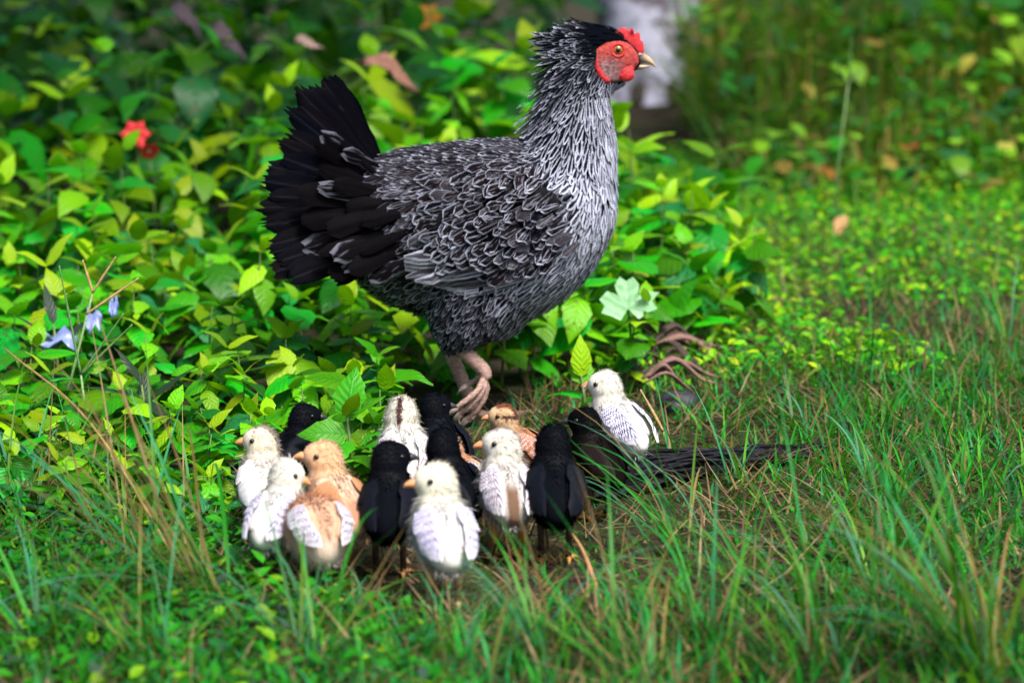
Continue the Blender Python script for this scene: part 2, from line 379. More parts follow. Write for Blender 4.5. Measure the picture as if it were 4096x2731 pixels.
def blades(P, az, L, Wd, lean, bend, col, seg=4, tipcol=None):
    """vectorised grass ribbons; lean = start angle from vertical, bend = extra angle gained to the tip"""
    n = len(P); Vs = []; cs = []
    p = P.copy(); side = np.stack([-np.sin(az), np.cos(az), np.zeros(n)], 1)
    for i in range(seg + 1):
        t = i / seg; wd = (Wd * (1 - t ** 1.6) * .5)[:, None]
        c = col if tipcol is None else col * (1 - t) + tipcol * t
        if i < seg: Vs += [p - side * wd, p + side * wd]; cs += [c, c]
        else: Vs += [p.copy()]; cs += [c]
        a = lean + bend * (i + .5) / seg
        p = p + np.stack([np.cos(az) * np.sin(a), np.sin(az) * np.sin(a), np.cos(a)], 1) * (L / seg)[:, None]
    k = 2 * seg + 1; V = np.stack(Vs, 1).reshape(-1, 3); cc = np.stack(cs, 1).reshape(-1, 3)
    b = (np.arange(n) * k)[:, None]
    q = np.concatenate([b + np.array([[2*i, 2*i+1, 2*i+3, 2*i+2]]) for i in range(seg - 1)]) if seg > 1 else np.zeros((0, 4), int)
    t = b + np.array([[2*seg-2, 2*seg-1, 2*seg]])
    return V, [q, t], cc
def inframe(x, y, m=1.2): return np.abs(x) < .213 * m * (y + CAMD) + .05
def xr(y):   # right edge of the leafy weeds
    return np.interp(y, [-.45, -.3, 0, .25, .45, .9, 1.3, 2, 3.4], [-.30, -.17, .0, .08, .24, .26, .04, .03, .05])
def pal(n, cols, wts, var=.25):
    c = np.array(cols)[rng.choice(len(cols), n, p=np.array(wts) / sum(wts))]
    return c * rng.uniform(1 - var, 1 + var, (n, 1))
def scatter(n, y0, y1, keep=None, m=1.2):
    y = rng.uniform(y0, y1, n * 4); x = rng.uniform(-1, 1, n * 4) * (.26 * (y1 + CAMD) + .05); k = inframe(x, y, m)
    if keep is not None: k &= keep(x, y)
    x, y = x[k][:n], y[k][:n]
    return np.stack([x, y, hgt(x, y) - .002], 1)

GREENS = [(.006, .19, .012), (.015, .28, .014), (.004, .09, .022), (.07, .26, .008), (.015, .22, .07), (.16, .11, .03), (.12, .045, .028), (.28, .18, .10)]
def lawn():
    rightside = lambda x, y: (x > xr(y) - .03) | (y < -.3)
    # short lawn, cropped and worn where the chicks stand
    P = np.concatenate([scatter(19000, -1.15, .35, rightside), scatter(10000, .35, 3.0, lambda x, y: x > xr(y) - .02)]); n = len(P)
    worn = np.exp(-((P[:, 0] + .02) / .27) ** 4 - ((P[:, 1] + .36) / .40) ** 4)
    bare = np.clip(np.sin(7.3 * P[:, 0] + 2.1 * P[:, 1]) * np.sin(5.1 * P[:, 1] - 3.2 * P[:, 0] + 1) + .6 * np.sin(19 * P[:, 0] + 1) * np.sin(17 * P[:, 1]), 0, 1) * (P[:, 1] < .9)
    P = P[rng.random(n) > np.maximum(.35 * worn, .75 * bare)]; n = len(P); worn = np.exp(-((P[:, 0] + .02) / .27) ** 4 - ((P[:, 1] + .36) / .40) ** 4)
    Lg = rng.uniform(.018, .055, n) * np.where(rng.random(n) < .1, 1.6, 1) * (1 - .82 * worn)
    V, F, c = blades(P, rng.uniform(0, 6.28, n), Lg, rng.uniform(.0016, .0042, n), rng.uniform(0, 1.1, n), rng.uniform(.1, 1.4, n), pal(n, GREENS, [5, 4, 4, 2, 4, .9, .9, .9], .5), 3)
    o = mobj('grass', mesh_np('grass', V, F, M_grass, c)); tag(o, 'short mixed green grass covering the ground round the chicks', 'grass', kind='stuff')
    # dry litter lying flat
    P = scatter(11000, -1.15, 1.6, rightside); n = len(P); P[:, 2] += rng.uniform(.002, .012, n)
    V, F, c = blades(P, rng.uniform(0, 6.28, n), rng.uniform(.02, .075, n), rng.uniform(.0012, .003, n), rng.uniform(.8, 1.6, n), rng.uniform(-.3, .5, n), pal(n, [(.20, .11, .06), (.10, .04, .028), (.34, .22, .13), (.04, .028, .024)], [3, 3, 2, 2]), 3)
    o = mobj('dry_grass', mesh_np('dry_grass', V, F, M_grass, c)); tag(o, 'brown dead grass strands strewn flat through the lawn', 'dry grass', kind='stuff')
    # small round-leaved ground cover
    def cover(P, size, cols, wts, name, label, hmax):
        n = len(P); P = P.copy(); P[:, 2] += rng.uniform(.003, hmax, n); az = rng.uniform(0, 6.28, n); tl = rng.uniform(-.6, .7, n); s = rng.uniform(.45, 1.6, n) * size
        d = np.stack([np.cos(az) * np.cos(tl), np.sin(az) * np.cos(tl), np.sin(tl)], 1); sd = np.stack([-np.sin(az), np.cos(az), rng.uniform(-.5, .5, n)], 1); up = np.cross(d, sd)
        pts = [(0, 0, 0), (.28, -.27, .08), (.62, -.26, .07), (1.08, 0, -.12), (.62, .26, .07), (.28, .27, .08)]
        V = np.stack([P + (d * a + sd * b + up * c_) * s[:, None] for a, b, c_ in pts], 1).reshape(-1, 3)
        b = (np.arange(n) * 6)[:, None]; F = np.concatenate([b + np.array([[0, 1, 2, 3]]), b + np.array([[0, 3, 4, 5]])])
        c = np.repeat(pal(n, cols, wts, .3), 6, axis=0)
        o = mobj(name, mesh_np(name, V, F, M_small, c)); tag(o, label, 'ground cover', kind='stuff')
    cover(np.concatenate([scatter(17000, .75, 3.1, lambda x, y: x > xr(y)), scatter(3000, .15, .85, lambda x, y: (x > xr(y)) & (x < .5 - .2 * (y - .15)))]), .0115, [(.05, .40, .010), (.20, .52, .008), (.016, .25, .012), (.36, .52, .01)], [4, 5, 3, 2], 'clover_cover', 'bright small-leaved ground cover spreading across the open lawn', .035)
    cover(scatter(4600, -1.05, -.22, lambda x, y: x < -.16 - .20 * (y + .3) - .12 * np.exp(-((y + .45) / .2) ** 2)), .011, [(.012, .20, .008), (.03, .27, .010), (.008, .13, .03), (.17, .36, .008), (.03, .06, .05)], [4, 3, 3, 1.2, 1], 'creeping_weed_cover', 'low creeping round-leaved weeds under the long grass beside the pale chicks', .028)
lawn()

rp = random.Random(11)
MARKS = [((602, 1120), -.0, 'just behind the pale grey chick'), ((850, 1060), 0, 'behind the seedling among the chicks'), ((960, 1000), 0, 'just behind the chick with the streaked nape'), ((1060, 900), 0, 'around the hen\'s feet'),
         ((330, 1040), 0, 'beside the dark purple weed'), ((100, 960), 0, 'beside the tall dark-leaved weed'), ((180, 880), 0, 'under the plastic scraps'), ((500, 1000), 0, 'behind the dark twig'), ((760, 850), 0, 'under the hen\'s tail'), ((450, 850), 0, 'in the open weed bed past the hen\'s tail'), ((930, 830), 0, 'behind the hen\'s legs'),
         ((330, 640), 0, 'below the red flowers'), ((100, 620), 0, 'at the weed bed edge away from the hen'), ((650, 640), 0, 'behind the hen\'s tail fan'), ((1000, 620), 0, 'behind the hen\'s back'), ((880, 480), 0, 'below the pinkish dead leaf'), ((1450, 600), 0, 'behind the hen\'s breast'), ((640, 430), 0, 'below the small pale pink dead leaf'),
         ((420, 430), 0, 'below the greyish purple dead leaf'), ((150, 430), 0, 'in the deep shade past the red flowers'), ((1000, 330), 0, 'below the orange flower'), ((1300, 300), 0, 'beside the palm trunk')]
MARKS = [(at_z(u, v), t) for (u, v), _, t in MARKS]
def weed_mark(x, y):
    m = min(MARKS, key=lambda q: (q[0].x - x) ** 2 + (.6 * (q[0].y - y)) ** 2)[1]; return m, 'leafy weeds ' + m
def weeds():
    cells = {}; spots = []
    def place(n, y0, y1, gap):
        tries = 0; k = 0
        while k < n and tries < n * 60:
            tries += 1; y = rp.uniform(y0, y1); x = rp.uniform(-.245 * (y + CAMD) - .03, float(xr(y)) + (abs(rp.gauss(0, .045)) if y < 1.2 else 0))
            if y < .05 and x > -.13: continue
            if all((x - a) ** 2 + (y - b) ** 2 > gap * gap for a, b in spots): spots.append((x, y)); k += 1
    place(60, -.42, -.02, .046); place(100, -.02, .75, .060); place(76, .75, 1.8, .105); place(58, 1.8, 3.3, .17)
    for x, y in spots:
        h = float(np.interp(y, [-.4, -.1, .2, .6, 1, 2, 3.3], [.055, .085, .12, .16, .21, .33, .5])) * rp.uniform(.75, 1.25)
        ls = float(np.interp(y, [-.4, 0, .6, 1.5, 3], [.040, .056, .074, .104, .14])) * rp.uniform(.85, 1.15)
        yel = rp.random() < (.74 if y < 1.4 else .25)  # share raised for young tips and painted sunlight, lowered in the painted shade
        mark, gr = weed_mark(x, y); ht = ('low' if h < .08 else 'short' if h < .115 else 'knee-high' if h < .16 else 'tall' if h < .26 else 'very tall').replace('knee-high', 'middling')
        lab = ht + (' weed with yellow-green young tips ' if yel else ' plain green broad-leaved weed ') + mark
        leafy_plant(x, y, h, ls, 8 if y < 1.8 else 6, rp, 1.0 if yel else 0., lab, gr, (rp.uniform(-.2, .2), rp.uniform(-.2, .2)), pool=SHADE_LEAVES if y > (1.2 if x < -.25 else 1.7) else None)  # far weeds get leaves with shade painted into their green
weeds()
# ------------------------------------------------------------------ feathers
def feather(base, tip, wd, bvh=None, off=.001, lift=.004, conf=1.0, rows=6, prof=None, ridge=.06, nrm=None, jag=0., seed=0, bend=0.):
    r = random.Random(seed); base = Vector(base); tip = Vector(tip); d = tip - base; L = d.length
    prof = prof or (lambda v: (.55 + .75 * v) if v < .6 else max(.12, 1.0 * math.sqrt(max(0, 1 - ((v - .6) / .42) ** 2))))
    V = []; F = []; uv = []; cols = 9 if jag else 3
    n0 = nrm
    for i in range(rows):
        v = i / (rows - 1); p = base + d * v; n = n0
        if bvh is not None:
            loc, n1, _, _ = bvh.find_nearest(p)
            q = loc + n1 * (off + lift * v ** 1.2); p = p.lerp(q, conf); n = n1 if n0 is None else n0
            if i == 0: nb = n1
        n = Vector(n)
        if bend: p = p - n * (bend * L * v * v)
        s = n.cross(d).normalized(); w2 = wd * .5 * prof(v)
        for j in range(cols):
            u = -1 + 2 * j / (cols - 1)
            pp = p + s * (u * w2) + n * (ridge * wd * (1 - u * u))
            if jag: pp += d.normalized() * ((r.uniform(-1, 1) * jag * L * (1 if i == rows - 1 else .3)) if i >= rows - 2 else 0) + s * (r.uniform(-1, 1) * .05 * wd * (abs(u) == 1)) + n * (r.uniform(-1, 1) * .025 * wd)
            V.append(tuple(pp)); uv.append((.5 + .5 * u, v))
    for i in range(rows - 1):
        for j in range(cols - 1): F.append((i * cols + j, i * cols + j + 1, (i + 1) * cols + j + 1, (i + 1) * cols + j))
    return V, F, uv

# ------------------------------------------------------------------ the hen
KX, KZ = .000450, .000460
def hp(u, v, y=0.): return Vector(((u - 1176) * KX, y, (965 - v) * KZ))
def hpx(p): return p[0] / KX + 1176, 965 - p[2] / KZ
hen = empty('hen', (0, 0, 0)); tag(hen, 'black and white speckled hen with red face standing over the chicks', 'hen')
ells = []
def chain(rows, k=4):
    for u, v, r_, w_ in spline(rows, k): ells.append((hp(u, v), (r_ * KX, w_ * KX, r_ * KZ), None))
chain([(800, 455, 48, 40), (860, 480, 112, 85), (950, 510, 172, 130), (1060, 525, 202, 158), (1160, 520, 205, 165), (1250, 480, 160, 148), (1310, 440, 104, 112)], 5)      # trunk
chain([(1285, 440, 128, 120), (1308, 345, 105, 98), (1318, 260, 84, 78), (1324, 195, 72, 62), (1338, 140, 64, 50), (1372, 118, 60, 44)], 5)                            # neck
chain([(1385, 118, 58, 43), (1420, 128, 46, 37), (1450, 134, 30, 24)], 4)                                                                                         # face
for (u, v, a, b, c) in ((1330, 92, 62, 36, 40), (1400, 165, 46, 34, 34)): ells.append((hp(u, v), (a * KX, b * KX, c * KZ), None))
for sy in (-1, 1):                                                                                                                                                # thighs
    for u, v, r_, w_ in spline([(1090, 620, 130, 80), (1070, 690, 85, 62), (1050, 740, 48, 40)], 4): ells.append((hp(u, v, sy * .030), (r_ * KX, w_ * KX, r_ * KZ), None))
for u, v, r_, w_ in spline([(1130, 640, 110, 110), (1140, 690, 78, 70)], 3): ells.append((hp(u, v), (r_ * KX, w_ * KX, r_ * KZ), None))
hb = blob(ells, .0055, 6); hb.name = 'hen_body'; hb.materials.append(M_hen)
mobj('body', hb, hen)
hV, hT, hN = mesh_arrays(hb); HB = BVHTree.FromPolygons([tuple(v) for v in hV], [tuple(t) for t in hT])
def hit(u, v, s=-1):
    """point of the hen's flank under that pixel, side s"""
    p = hp(u, v); loc, n, _, _ = HB.ray_cast(Vector((p.x, s * .5, p.z)), Vector((0, -s, 0)))
    return (loc, n) if loc is not None else (None, None)
# u, v, flow u, flow v, length, width, dark half-width, brown, lift, shaft
CTRL = np.array([
 (1385, 62, -1, .05, 24, 9, 1.3, 0, .10, 0), (1320, 68, -1, -.06, 38, 8, .96, 0, .40, 0), (1400, 90, -1, .05, 22, 9, 1.3, 0, .05, 0), (1345, 110, -1, .1, 30, 9, .97, 0, .15, 0),
 (1268, 100, -1, .02, 54, 9, .85, 0, .85, 0), (1240, 150, -.95, .22, 64, 9, .75, 0, .85, 0), (1222, 205, -.85, .45, 72, 10, .7, 0, .62, 0),
 (1345, 165, -.55, .85, 40, 10, .9, 0, .14, 0), (1290, 170, -.65, .8, 52, 11, .92, 0, .25, 0), (1290, 225, -.42, 1, 60, 12, .82, 0, .14, 0), (1375, 235, -.1, 1, 50, 12, .42, 0, .12, 0),
 (1405, 225, 0, 1, 30, 10, .22, .2, .1, 0), (1275, 310, -.42, 1, 66, 14, .76, 0, .12, 0), (1345, 310, -.2, 1, 56, 14, .58, 0, .12, 0), (1405, 320, -.02, 1, 52, 16, .06, 0, .12, 0),
 (1405, 400, -.2, 1, 44, 19, .13, 0, .12, 0), (1360, 420, -.3, 1, 42, 18, .26, 0, .12, 0), (1370, 500, -.5, .9, 42, 17, .20, 0, .12, 0), (1290, 610, -.85, .5, 44, 17, .36, 0, .14, 0),
 (1215, 690, -.75, .7, 48, 17, .55, .1, .14, .3), (1110, 700, -.5, 1, 48, 13, .84, .3, .2, .85), (1000, 700, -.55, 1, 48, 13, .84, .3, .22, .85), (900, 660, -.8, .65, 54, 15, .88, .3, .25, .5),
 (790, 600, -1, .32, 66, 20, .9, .2, .2, 0), (1190, 320, -1, .25, 40, 15, .78, .5, .12, 0), (1060, 330, -1, .18, 42, 15, .88, .6, .14, 0), (930, 390, -1, .28, 50, 15, .90, .7, .14, .3),
 (930, 480, -.9, .5, 54, 15, .90, .85, .15, .7), (850, 420, -1, .2, 62, 24, .86, .5, .15, 0), (1290, 450, -.8, .6, 42, 22, .60, .35, .14, .2), (1180, 430, -.85, .5, 46, 24, .68, .5, .14, .2),
 (1000, 570, -.9, .45, 52, 20, .76, .5, .14, .4), (1080, 480, -.88, .5, 52, 24, .7, .6, .14, .3)], float)
def region(u, v):
    d2 = (CTRL[:, 0] - u) ** 2 + (CTRL[:, 1] - v) ** 2 + 60; wg = 1 / d2 ** 2.2; wg /= wg.sum(); return wg @ CTRL[:, 2:]
FACE = [(1366, 108), (1385, 92), (1412, 86), (1440, 92), (1462, 112), (1470, 135), (1462, 152), (1452, 168), (1436, 180), (1412, 186), (1392, 182), (1376, 166), (1367, 140)]
def in_poly(u, v, P):
    c = False; j = len(P) - 1
    for i in range(len(P)):
        if (P[i][1] > v) != (P[j][1] > v) and u < (P[j][0] - P[i][0]) * (v - P[i][1]) / (P[j][1] - P[i][1]) + P[i][0]: c = not c
        j = i
    return c
def plumage():
    P, Nn = sample_surface(hV, hT, hN, 60000); grid = {}; G = Geo(); cell = .006; k = 0
    for p, n in zip(P, Nn):
        u, v = hpx(p)
        if u > 1362 and v < 205 and in_poly(1415 + (u - 1415) * 1.10, 137 + (v - 137) * 1.10, FACE): continue
        if u > 1440 and v < 200: continue
        fu, fv, L, Wd, a, br, lf, sh = region(u, v); Wd *= .84; L *= .95
        rad = math.sqrt(L * Wd) * .43 * KX; c = tuple((p / cell).astype(int)); R_ = int(rad / cell) + 1; ok = True
        for i in range(c[0] - R_, c[0] + R_ + 1):
            for j in range(c[1] - R_, c[1] + R_ + 1):
                for q in range(c[2] - R_, c[2] + R_ + 1):
                    for o in grid.get((i, j, q), ()):
                        if (o[0]-p[0])**2 + (o[1]-p[1])**2 + (o[2]-p[2])**2 < rad * rad: ok = False; break
                    if not ok: break
                if not ok: break
            if not ok: break
        if not ok: continue
        grid.setdefault(c, []).append(p); k += 1
        nv = Vector(n); f = Vector((fu, random.uniform(-.12, .12), -fv)); f = f + Vector((random.gauss(0, .16), random.gauss(0, .12), random.gauss(0, .16)))
        t = (f - nv * f.dot(nv))
        if t.length < .05: t = Vector((-1, 0, -.3)); t = t - nv * t.dot(nv)
        t.normalize(); L2 = L * KX * random.uniform(.8, 1.2); loose = lf > .33
        tip = Vector(p) + t * L2 + nv * (lf * L2 * random.uniform(.5, 1.3) if loose else 0)
        vis = .0012 + random.random() * .0016
        V, F, uv = feather(p, tip, Wd * KX * random.uniform(.85, 1.2), HB, vis, lf * L2 * random.uniform(.6, 1.4), .15 if loose else .9, 6, nrm=None, ridge=.10)
        G.add(V, F, uv=uv, fp=(a * random.uniform(.88, 1.12), min(1, br * random.uniform(.4, 1.4)), random.uniform(.08, .7) if br > .25 else random.uniform(.45, 1.0), sh * (1 if random.random() < .5 else 0)))
    print('plumage feathers', k)
    o = mobj('plumage', G.mesh('plumage', M_plume), hen); o['kind'] = 'stuff'
plumage()
def part_mesh(name, V, F, uv, mat, parent, fp=(1, 0, 0, 0), smooth=True):
    return mobj(name, mesh_np(name, V, F, mat, np.ones((len(V), 3)), uv, np.tile(np.array(fp, np.float32), (len(V), 1)), smooth), parent)
# tail: a steep tent of broad dark feathers, each a part
def tail():
    k = 0
    prof = lambda v: (.35 + 1.05 * min(1, v / .5)) if v < .5 else (1.4 - .25 * (v - .5)) if v < .88 else 1.30 - 5.2 * (v - .88)
    prof2 = lambda v: min(1, .45 + .9 * v) if v < .85 else 1 - 3.2 * (v - .85)
    tips = [(752, 176, 846, 352), (722, 190, 842, 365), (690, 205, 838, 378), (664, 250, 832, 395), (642, 320, 826, 410), (622, 372, 820, 425), (602, 402, 820, 440), (600, 462, 815, 455), (604, 500, 820, 480), (622, 556, 820, 505), (640, 596, 825, 530), (672, 612, 835, 550)]
    for s in (-1, 1):
        extra = [((tips[i][0] + tips[i+1][0]) / 2 + 16, (tips[i][1] + tips[i+1][1]) / 2 + 4, (tips[i][2] + tips[i+1][2]) / 2, (tips[i][3] + tips[i+1][3]) / 2) for i in range(len(tips) - 1)]
        for i, (tu, tv, bu, bv) in [(i, t) for i, t in enumerate(tips)] + [(i + .5, t) for i, t in enumerate(extra)]:
            if s > 0: tu += 14; tv += 10
            tu += random.uniform(-8, 8); tv += random.uniform(-8, 8)
            y0 = s * (.006 + .0022 * i); y1 = s * (.010 + .0052 * i)
            V, F, uv = feather(hp(bu + 20, bv, y0), hp(tu, tv, y1), random.uniform(46, 62) * KX, None, rows=10, prof=prof2, nrm=Vector((.05, s, .12)).normalized(), jag=.05, seed=int(i * 2) + 50 * (s + 1), ridge=.03, bend=.02 * (1 if i < 6 else -.3))
            part_mesh('tail_feather', V, F, uv, M_tail, hen, (1.3, .25 * (int(i * 2) % 3), .10, .2))
        cov = [(742, 292, 846, 385, 46), (738, 364, 845, 405, 46), (772, 400, 870, 420, 42), (748, 430, 860, 440, 48), (792, 330, 872, 372, 34), (760, 500, 880, 470, 50), (735, 545, 870, 505, 50), (800, 455, 890, 445, 44),
               (770, 560, 890, 520, 48), (812, 500, 915, 480, 44), (700, 480, 840, 470, 54), (690, 420, 840, 440, 54), (700, 545, 850, 520, 52), (760, 600, 880, 560, 48), (806, 590, 920, 545, 46), (830, 540, 940, 515, 44), (850, 610, 950, 570, 42)]
        rc = random.Random(8)
        cov += [(c[0] + rc.uniform(-22, 30), c[1] + rc.uniform(-24, 24), c[2] + rc.uniform(-10, 25), c[3] + rc.uniform(-18, 18), c[4] * rc.uniform(.6, .85)) for c in cov if c[0] > 705]
        for i, (tu, tv, bu, bv, wd) in enumerate(cov):
            lo, n = hit(bu, bv, s)
            yb = (lo.y if lo is not None else s * .03) + s * .002
            V, F, uv = feather(hp(bu, bv, yb), hp(tu, tv, s * (.036 + .010 * (i % 3) + .00008 * max(0, tv - 380) + .002)), wd * KX, None, rows=7, prof=prof2, nrm=Vector((.0, s, .15)).normalized(), jag=.03, seed=i, ridge=.05)
            part_mesh('tail_covert', V, F, uv, M_tail, hen, (.96 if i % 4 == 0 else 1.3, .6, .4, 0))
tail()
# folded wings with their own feathers
def wing(s):
    rows = []
    lens = []
    for u, v, r_ in spline([(1250, 450, 40), (1200, 462, 68), (1130, 490, 88), (1050, 530, 80), (985, 570, 44)], 4):
        lo, n = hit(u, v, s)
        y = lo.y if lo is not None else s * .06
        lens.append((hp(u, v, y - s * .006), (r_ * KX, .016, r_ * KZ), None))
    me = blob(lens, .005, 4); me.materials.append(M_hen); wo = mobj('wing', me, hen)
    V_, T_, N_ = mesh_arrays(me); off = len(hV)
    bv = BVHTree.FromPolygons([tuple(v) for v in hV] + [tuple(v) for v in V_], [tuple(t) for t in hT] + [tuple(t + off) for t in T_])
    def h2(u, v):
        p = hp(u, v); lo, n, _, _ = bv.ray_cast(Vector((p.x, s * .5, p.z)), Vector((0, -s, 0))); return lo if lo is not None else hp(u, v, s * .05)
    r = random.Random(5); profq = lambda v: min(1, .5 + .8 * v) if v < .8 else max(.25, math.sqrt(max(0, 1 - ((v - .8) / .205) ** 2)))
    def put(b, t, wd, off_, lf, fp, name='feather', mat=M_wing, rows=7):
        B, T2 = h2(*b), h2(*t)
        V, F, uv = feather(B, T2, wd * KX, bv, off_, lf, .75, rows, profq, ridge=.12, nrm=Vector((-.1, s, .05)).normalized())
        part_mesh(name, V, F, uv, mat, wo, fp)
    # flight feathers, lowest first
    for i in range(13):
        f = i / 12
        put((1238 - 30 * f, 600 - 72 * f), (1058 - 116 * min(1, f * 1.35), 642 - 88 * f ** 1.2), 27, .002 + .0008 * i, .004 + .0007 * i, ((.85, .62, .75, .9, .7)[i % 5], .6, (.6, .75, .7, .45, .65)[i % 5], .6 if i < 4 else 0), 'flight_feather', rows=9)
    put((1190, 610), (1090, 652), 30, .001, .003, (1.3, 0, .2, .9), 'flight_feather', M_tail)
    # coverts, shingled in rows from the flight feathers up to the shoulder
    for row in range(13):
        for q in range(13):
            du, dv = -.86, .5
            a = 6 + row * 22; b_ = -120 + q * 23 + (12 if row % 2 else 0)
            u = 1010 + a * .95 + b_ * .52; v = 545 - a * .42 + b_ * .86
            if ((u - 1168) / 185) ** 2 + ((v - 472) / 112) ** 2 > 1: continue
            u += r.uniform(-5, 5); v += r.uniform(-5, 5); L = r.uniform(46, 60) * (1 if row < 6 else .85)
            ang = r.gauss(.5, .26)
            tu, tv = u - L * math.cos(ang), v + L * math.sin(ang)
            low = v > 510 and u < 1120
            put((u, v), (tu, tv), r.uniform(20, 33) * (1 if row < 6 else .85), min(.007, .003 + .0006 * row), .0062, (r.uniform(.86, .985) if not low else .75, r.uniform(.2, 1), r.uniform(.3, .85), .5 if r.random() < .3 else 0), 'covert_feather', M_plume if r.random() < .88 else M_wing, 6)
wing(-1); wing(1)
# head furniture
def face(s):
    G = Geo(); us = np.linspace(1362, 1474, 24); vs = np.linspace(84, 188, 22); idx = {}; V = []; F = []; uv = []
    cx, cy = 1415, 137
    # polar patch from centre to the outline so the edge is clean
    P = [np.array(p, float) for p in FACE]; P = [np.array(q) for q in spline([tuple(p) for p in FACE] + [FACE[0]], 3)][:-1]; m = len(P)
    for ring in range(8):
        t = ring / 7
        for q in P:
            u, v = cx + (q[0] - cx) * t, cy + (q[1] - cy) * t; lo, n = hit(u, v, s)
            if lo is None: lo, n, _, _ = HB.find_nearest(hp(u, v, s * .004))
            V.append(tuple(lo + n * (.0022 if ring < 7 else -.001))); uv.append(((u - 1362) / 112, (v - 84) / 104))
    for i in range(7):
        for k in range(m): F.append((i * m + k, i * m + (k + 1) % m, (i + 1) * m + (k + 1) % m, (i + 1) * m + k) if s < 0 else (i * m + k, (i + 1) * m + k, (i + 1) * m + (k + 1) % m, i * m + (k + 1) % m))
    part_mesh('face', V, F, uv, M_face, hen)
    lo, n = hit(1417, 111, s)
    # eye: ball, iris disc and pupil, with a rim
    def ball(name, c, r_, mat, parent, sq=(1, 1, 1)):
        me = blob([(c, (r_ * sq[0], r_ * sq[1], r_ * sq[2]), None)], r_ / 7, 2); me.materials.append(mat); return mobj(name, me, parent)
    def ring_(name, c, ra, rb, mat, parent, nn, sx=1, n1=24, n2=8):
        V = []; F = []; e1 = nn.orthogonal().normalized(); e2 = nn.cross(e1)
        for i in range(n1):
            a = 2 * math.pi * i / n1; d = e1 * math.cos(a) + e2 * math.sin(a)
            for j in range(n2):
                b = 2 * math.pi * j / n2; V.append(tuple(c + d * (ra + rb * math.cos(b)) + nn * (rb * math.sin(b))))
        for i in range(n1):
            for j in range(n2): F.append((i * n2 + j, ((i + 1) % n1) * n2 + j, ((i + 1) % n1) * n2 + (j + 1) % n2, i * n2 + (j + 1) % n2))
        return part_mesh(name, V, F, [(0, 0)] * len(V), mat, parent)
    nn = Vector((.12, s, .05)).normalized(); c = lo - nn * .0012
    e = ball('eye', c, .0066, M_iris, hen, (1.05, .8, .95))
    ball('pupil', c + nn * .0034, .0030, M_eye_black, e, (1, .8, 1))
    ring_('eyelid', c + nn * .0030, .0066, .0014, M_red, hen, nn)
    # wattle and red lobe edge: soft lenses hanging from the face
    a, _ = hit(1434, 160, s); a = a or hp(1434, 160, s * .012)
    me = blob([(hp(1434, 158, s * (abs(a.y) + .001)), (.0085, .0036, .0075), None), (hp(1438, 166, s * (abs(a.y) + .0015)), (.0085, .0036, .0075), None), (hp(1444, 156, s * (abs(a.y))), (.0055, .0034, .0090), None)], .0012, 3); me.materials.append(M_red); mobj('wattle', me, hen)
    el = []
    for u, v, r_ in spline([(1370, 132, 3.5), (1370, 148, 6), (1377, 164, 8), (1389, 176, 8), (1398, 179, 5)], 4):
        lo, n = hit(u, v, s); lo = lo or hp(u, v, s * .015); el.append((lo + Vector((0, s * .0012, 0)), (r_ * KX, .0028, r_ * KX), None))
    me = blob(el, .0012, 3); me.materials.append(M_red); mobj('earlobe', me, hen)
face(-1); face(1)
def plate(name, P, th, mat, parent, bev=.0012):
    bm = bmesh.new(); vs = [bm.verts.new(hp(u, v, -th / 2)) for u, v in P]; f = bm.faces.new(vs)
    ex = bmesh.ops.extrude_face_region(bm, geom=[f]); bmesh.ops.translate(bm, vec=(0, th, 0), verts=[x for x in ex['geom'] if isinstance(x, bmesh.types.BMVert)])
    bmesh.ops.recalc_face_normals(bm, faces=bm.faces); bmesh.ops.bevel(bm, geom=list(bm.edges), offset=bev, segments=2, affect='EDGES', profile=.6)
    bmesh.ops.triangulate(bm, faces=[f for f in bm.faces if len(f.verts) > 4])
    me = bpy.data.meshes.new(name); bm.to_mesh(me); bm.free(); me.materials.append(mat); me.polygons.foreach_set('use_smooth', np.ones(len(me.polygons), bool)); return mobj(name, me, parent)
plate('comb', [(1412, 76), (1420, 66), (1431, 61), (1440, 63), (1443, 73), (1450, 62), (1455, 66), (1457, 79), (1465, 71), (1470, 77), (1470, 91), (1477, 92), (1478, 102), (1480, 112), (1476, 124), (1458, 126), (1448, 112), (1438, 102), (1424, 96), (1414, 88)], .0080, M_red, hen, .0022)
def beak():
    up = spline([(1452, 128, 17, 16), (1470, 128, 14, 13), (1486, 133, 10, 9), (1499, 141, 6, 5.5), (1508, 151, 1.2, 1.2)], 4)
    lw = spline([(1452, 150, 9, 12), (1468, 150, 6.5, 9), (1482, 149, 4.5, 6), (1494, 149, 1.2, 1.5)], 4)
    for name, rows in (('upper_beak', up), ('lower_beak', lw)):
        V = []; F = []; uv = []; n = 12
        for i, (u, v, r_, w_) in enumerate(rows):
            for k in range(n):
                a = 2 * math.pi * k / n; V.append(tuple(hp(u, v - r_ * math.sin(a), math.cos(a) * w_ * KX))); uv.append((k / n, i / (len(rows) - 1)))
        for i in range(len(rows) - 1):
            for k in range(n): F.append((i * n + k, i * n + (k + 1) % n, (i + 1) * n + (k + 1) % n, (i + 1) * n + k))
        F.append(tuple((len(rows) - 1) * n + k for k in range(n)))
        part_mesh(name, V, F, uv, M_beak, hen)
    for s in (-1, 1):
        me = blob([(hp(1469, 122, s * .0052), (.0032, .0012, .0016), None)], .0005, 2); me.materials.append(M_claw); mobj('nostril', me, hen)
beak()
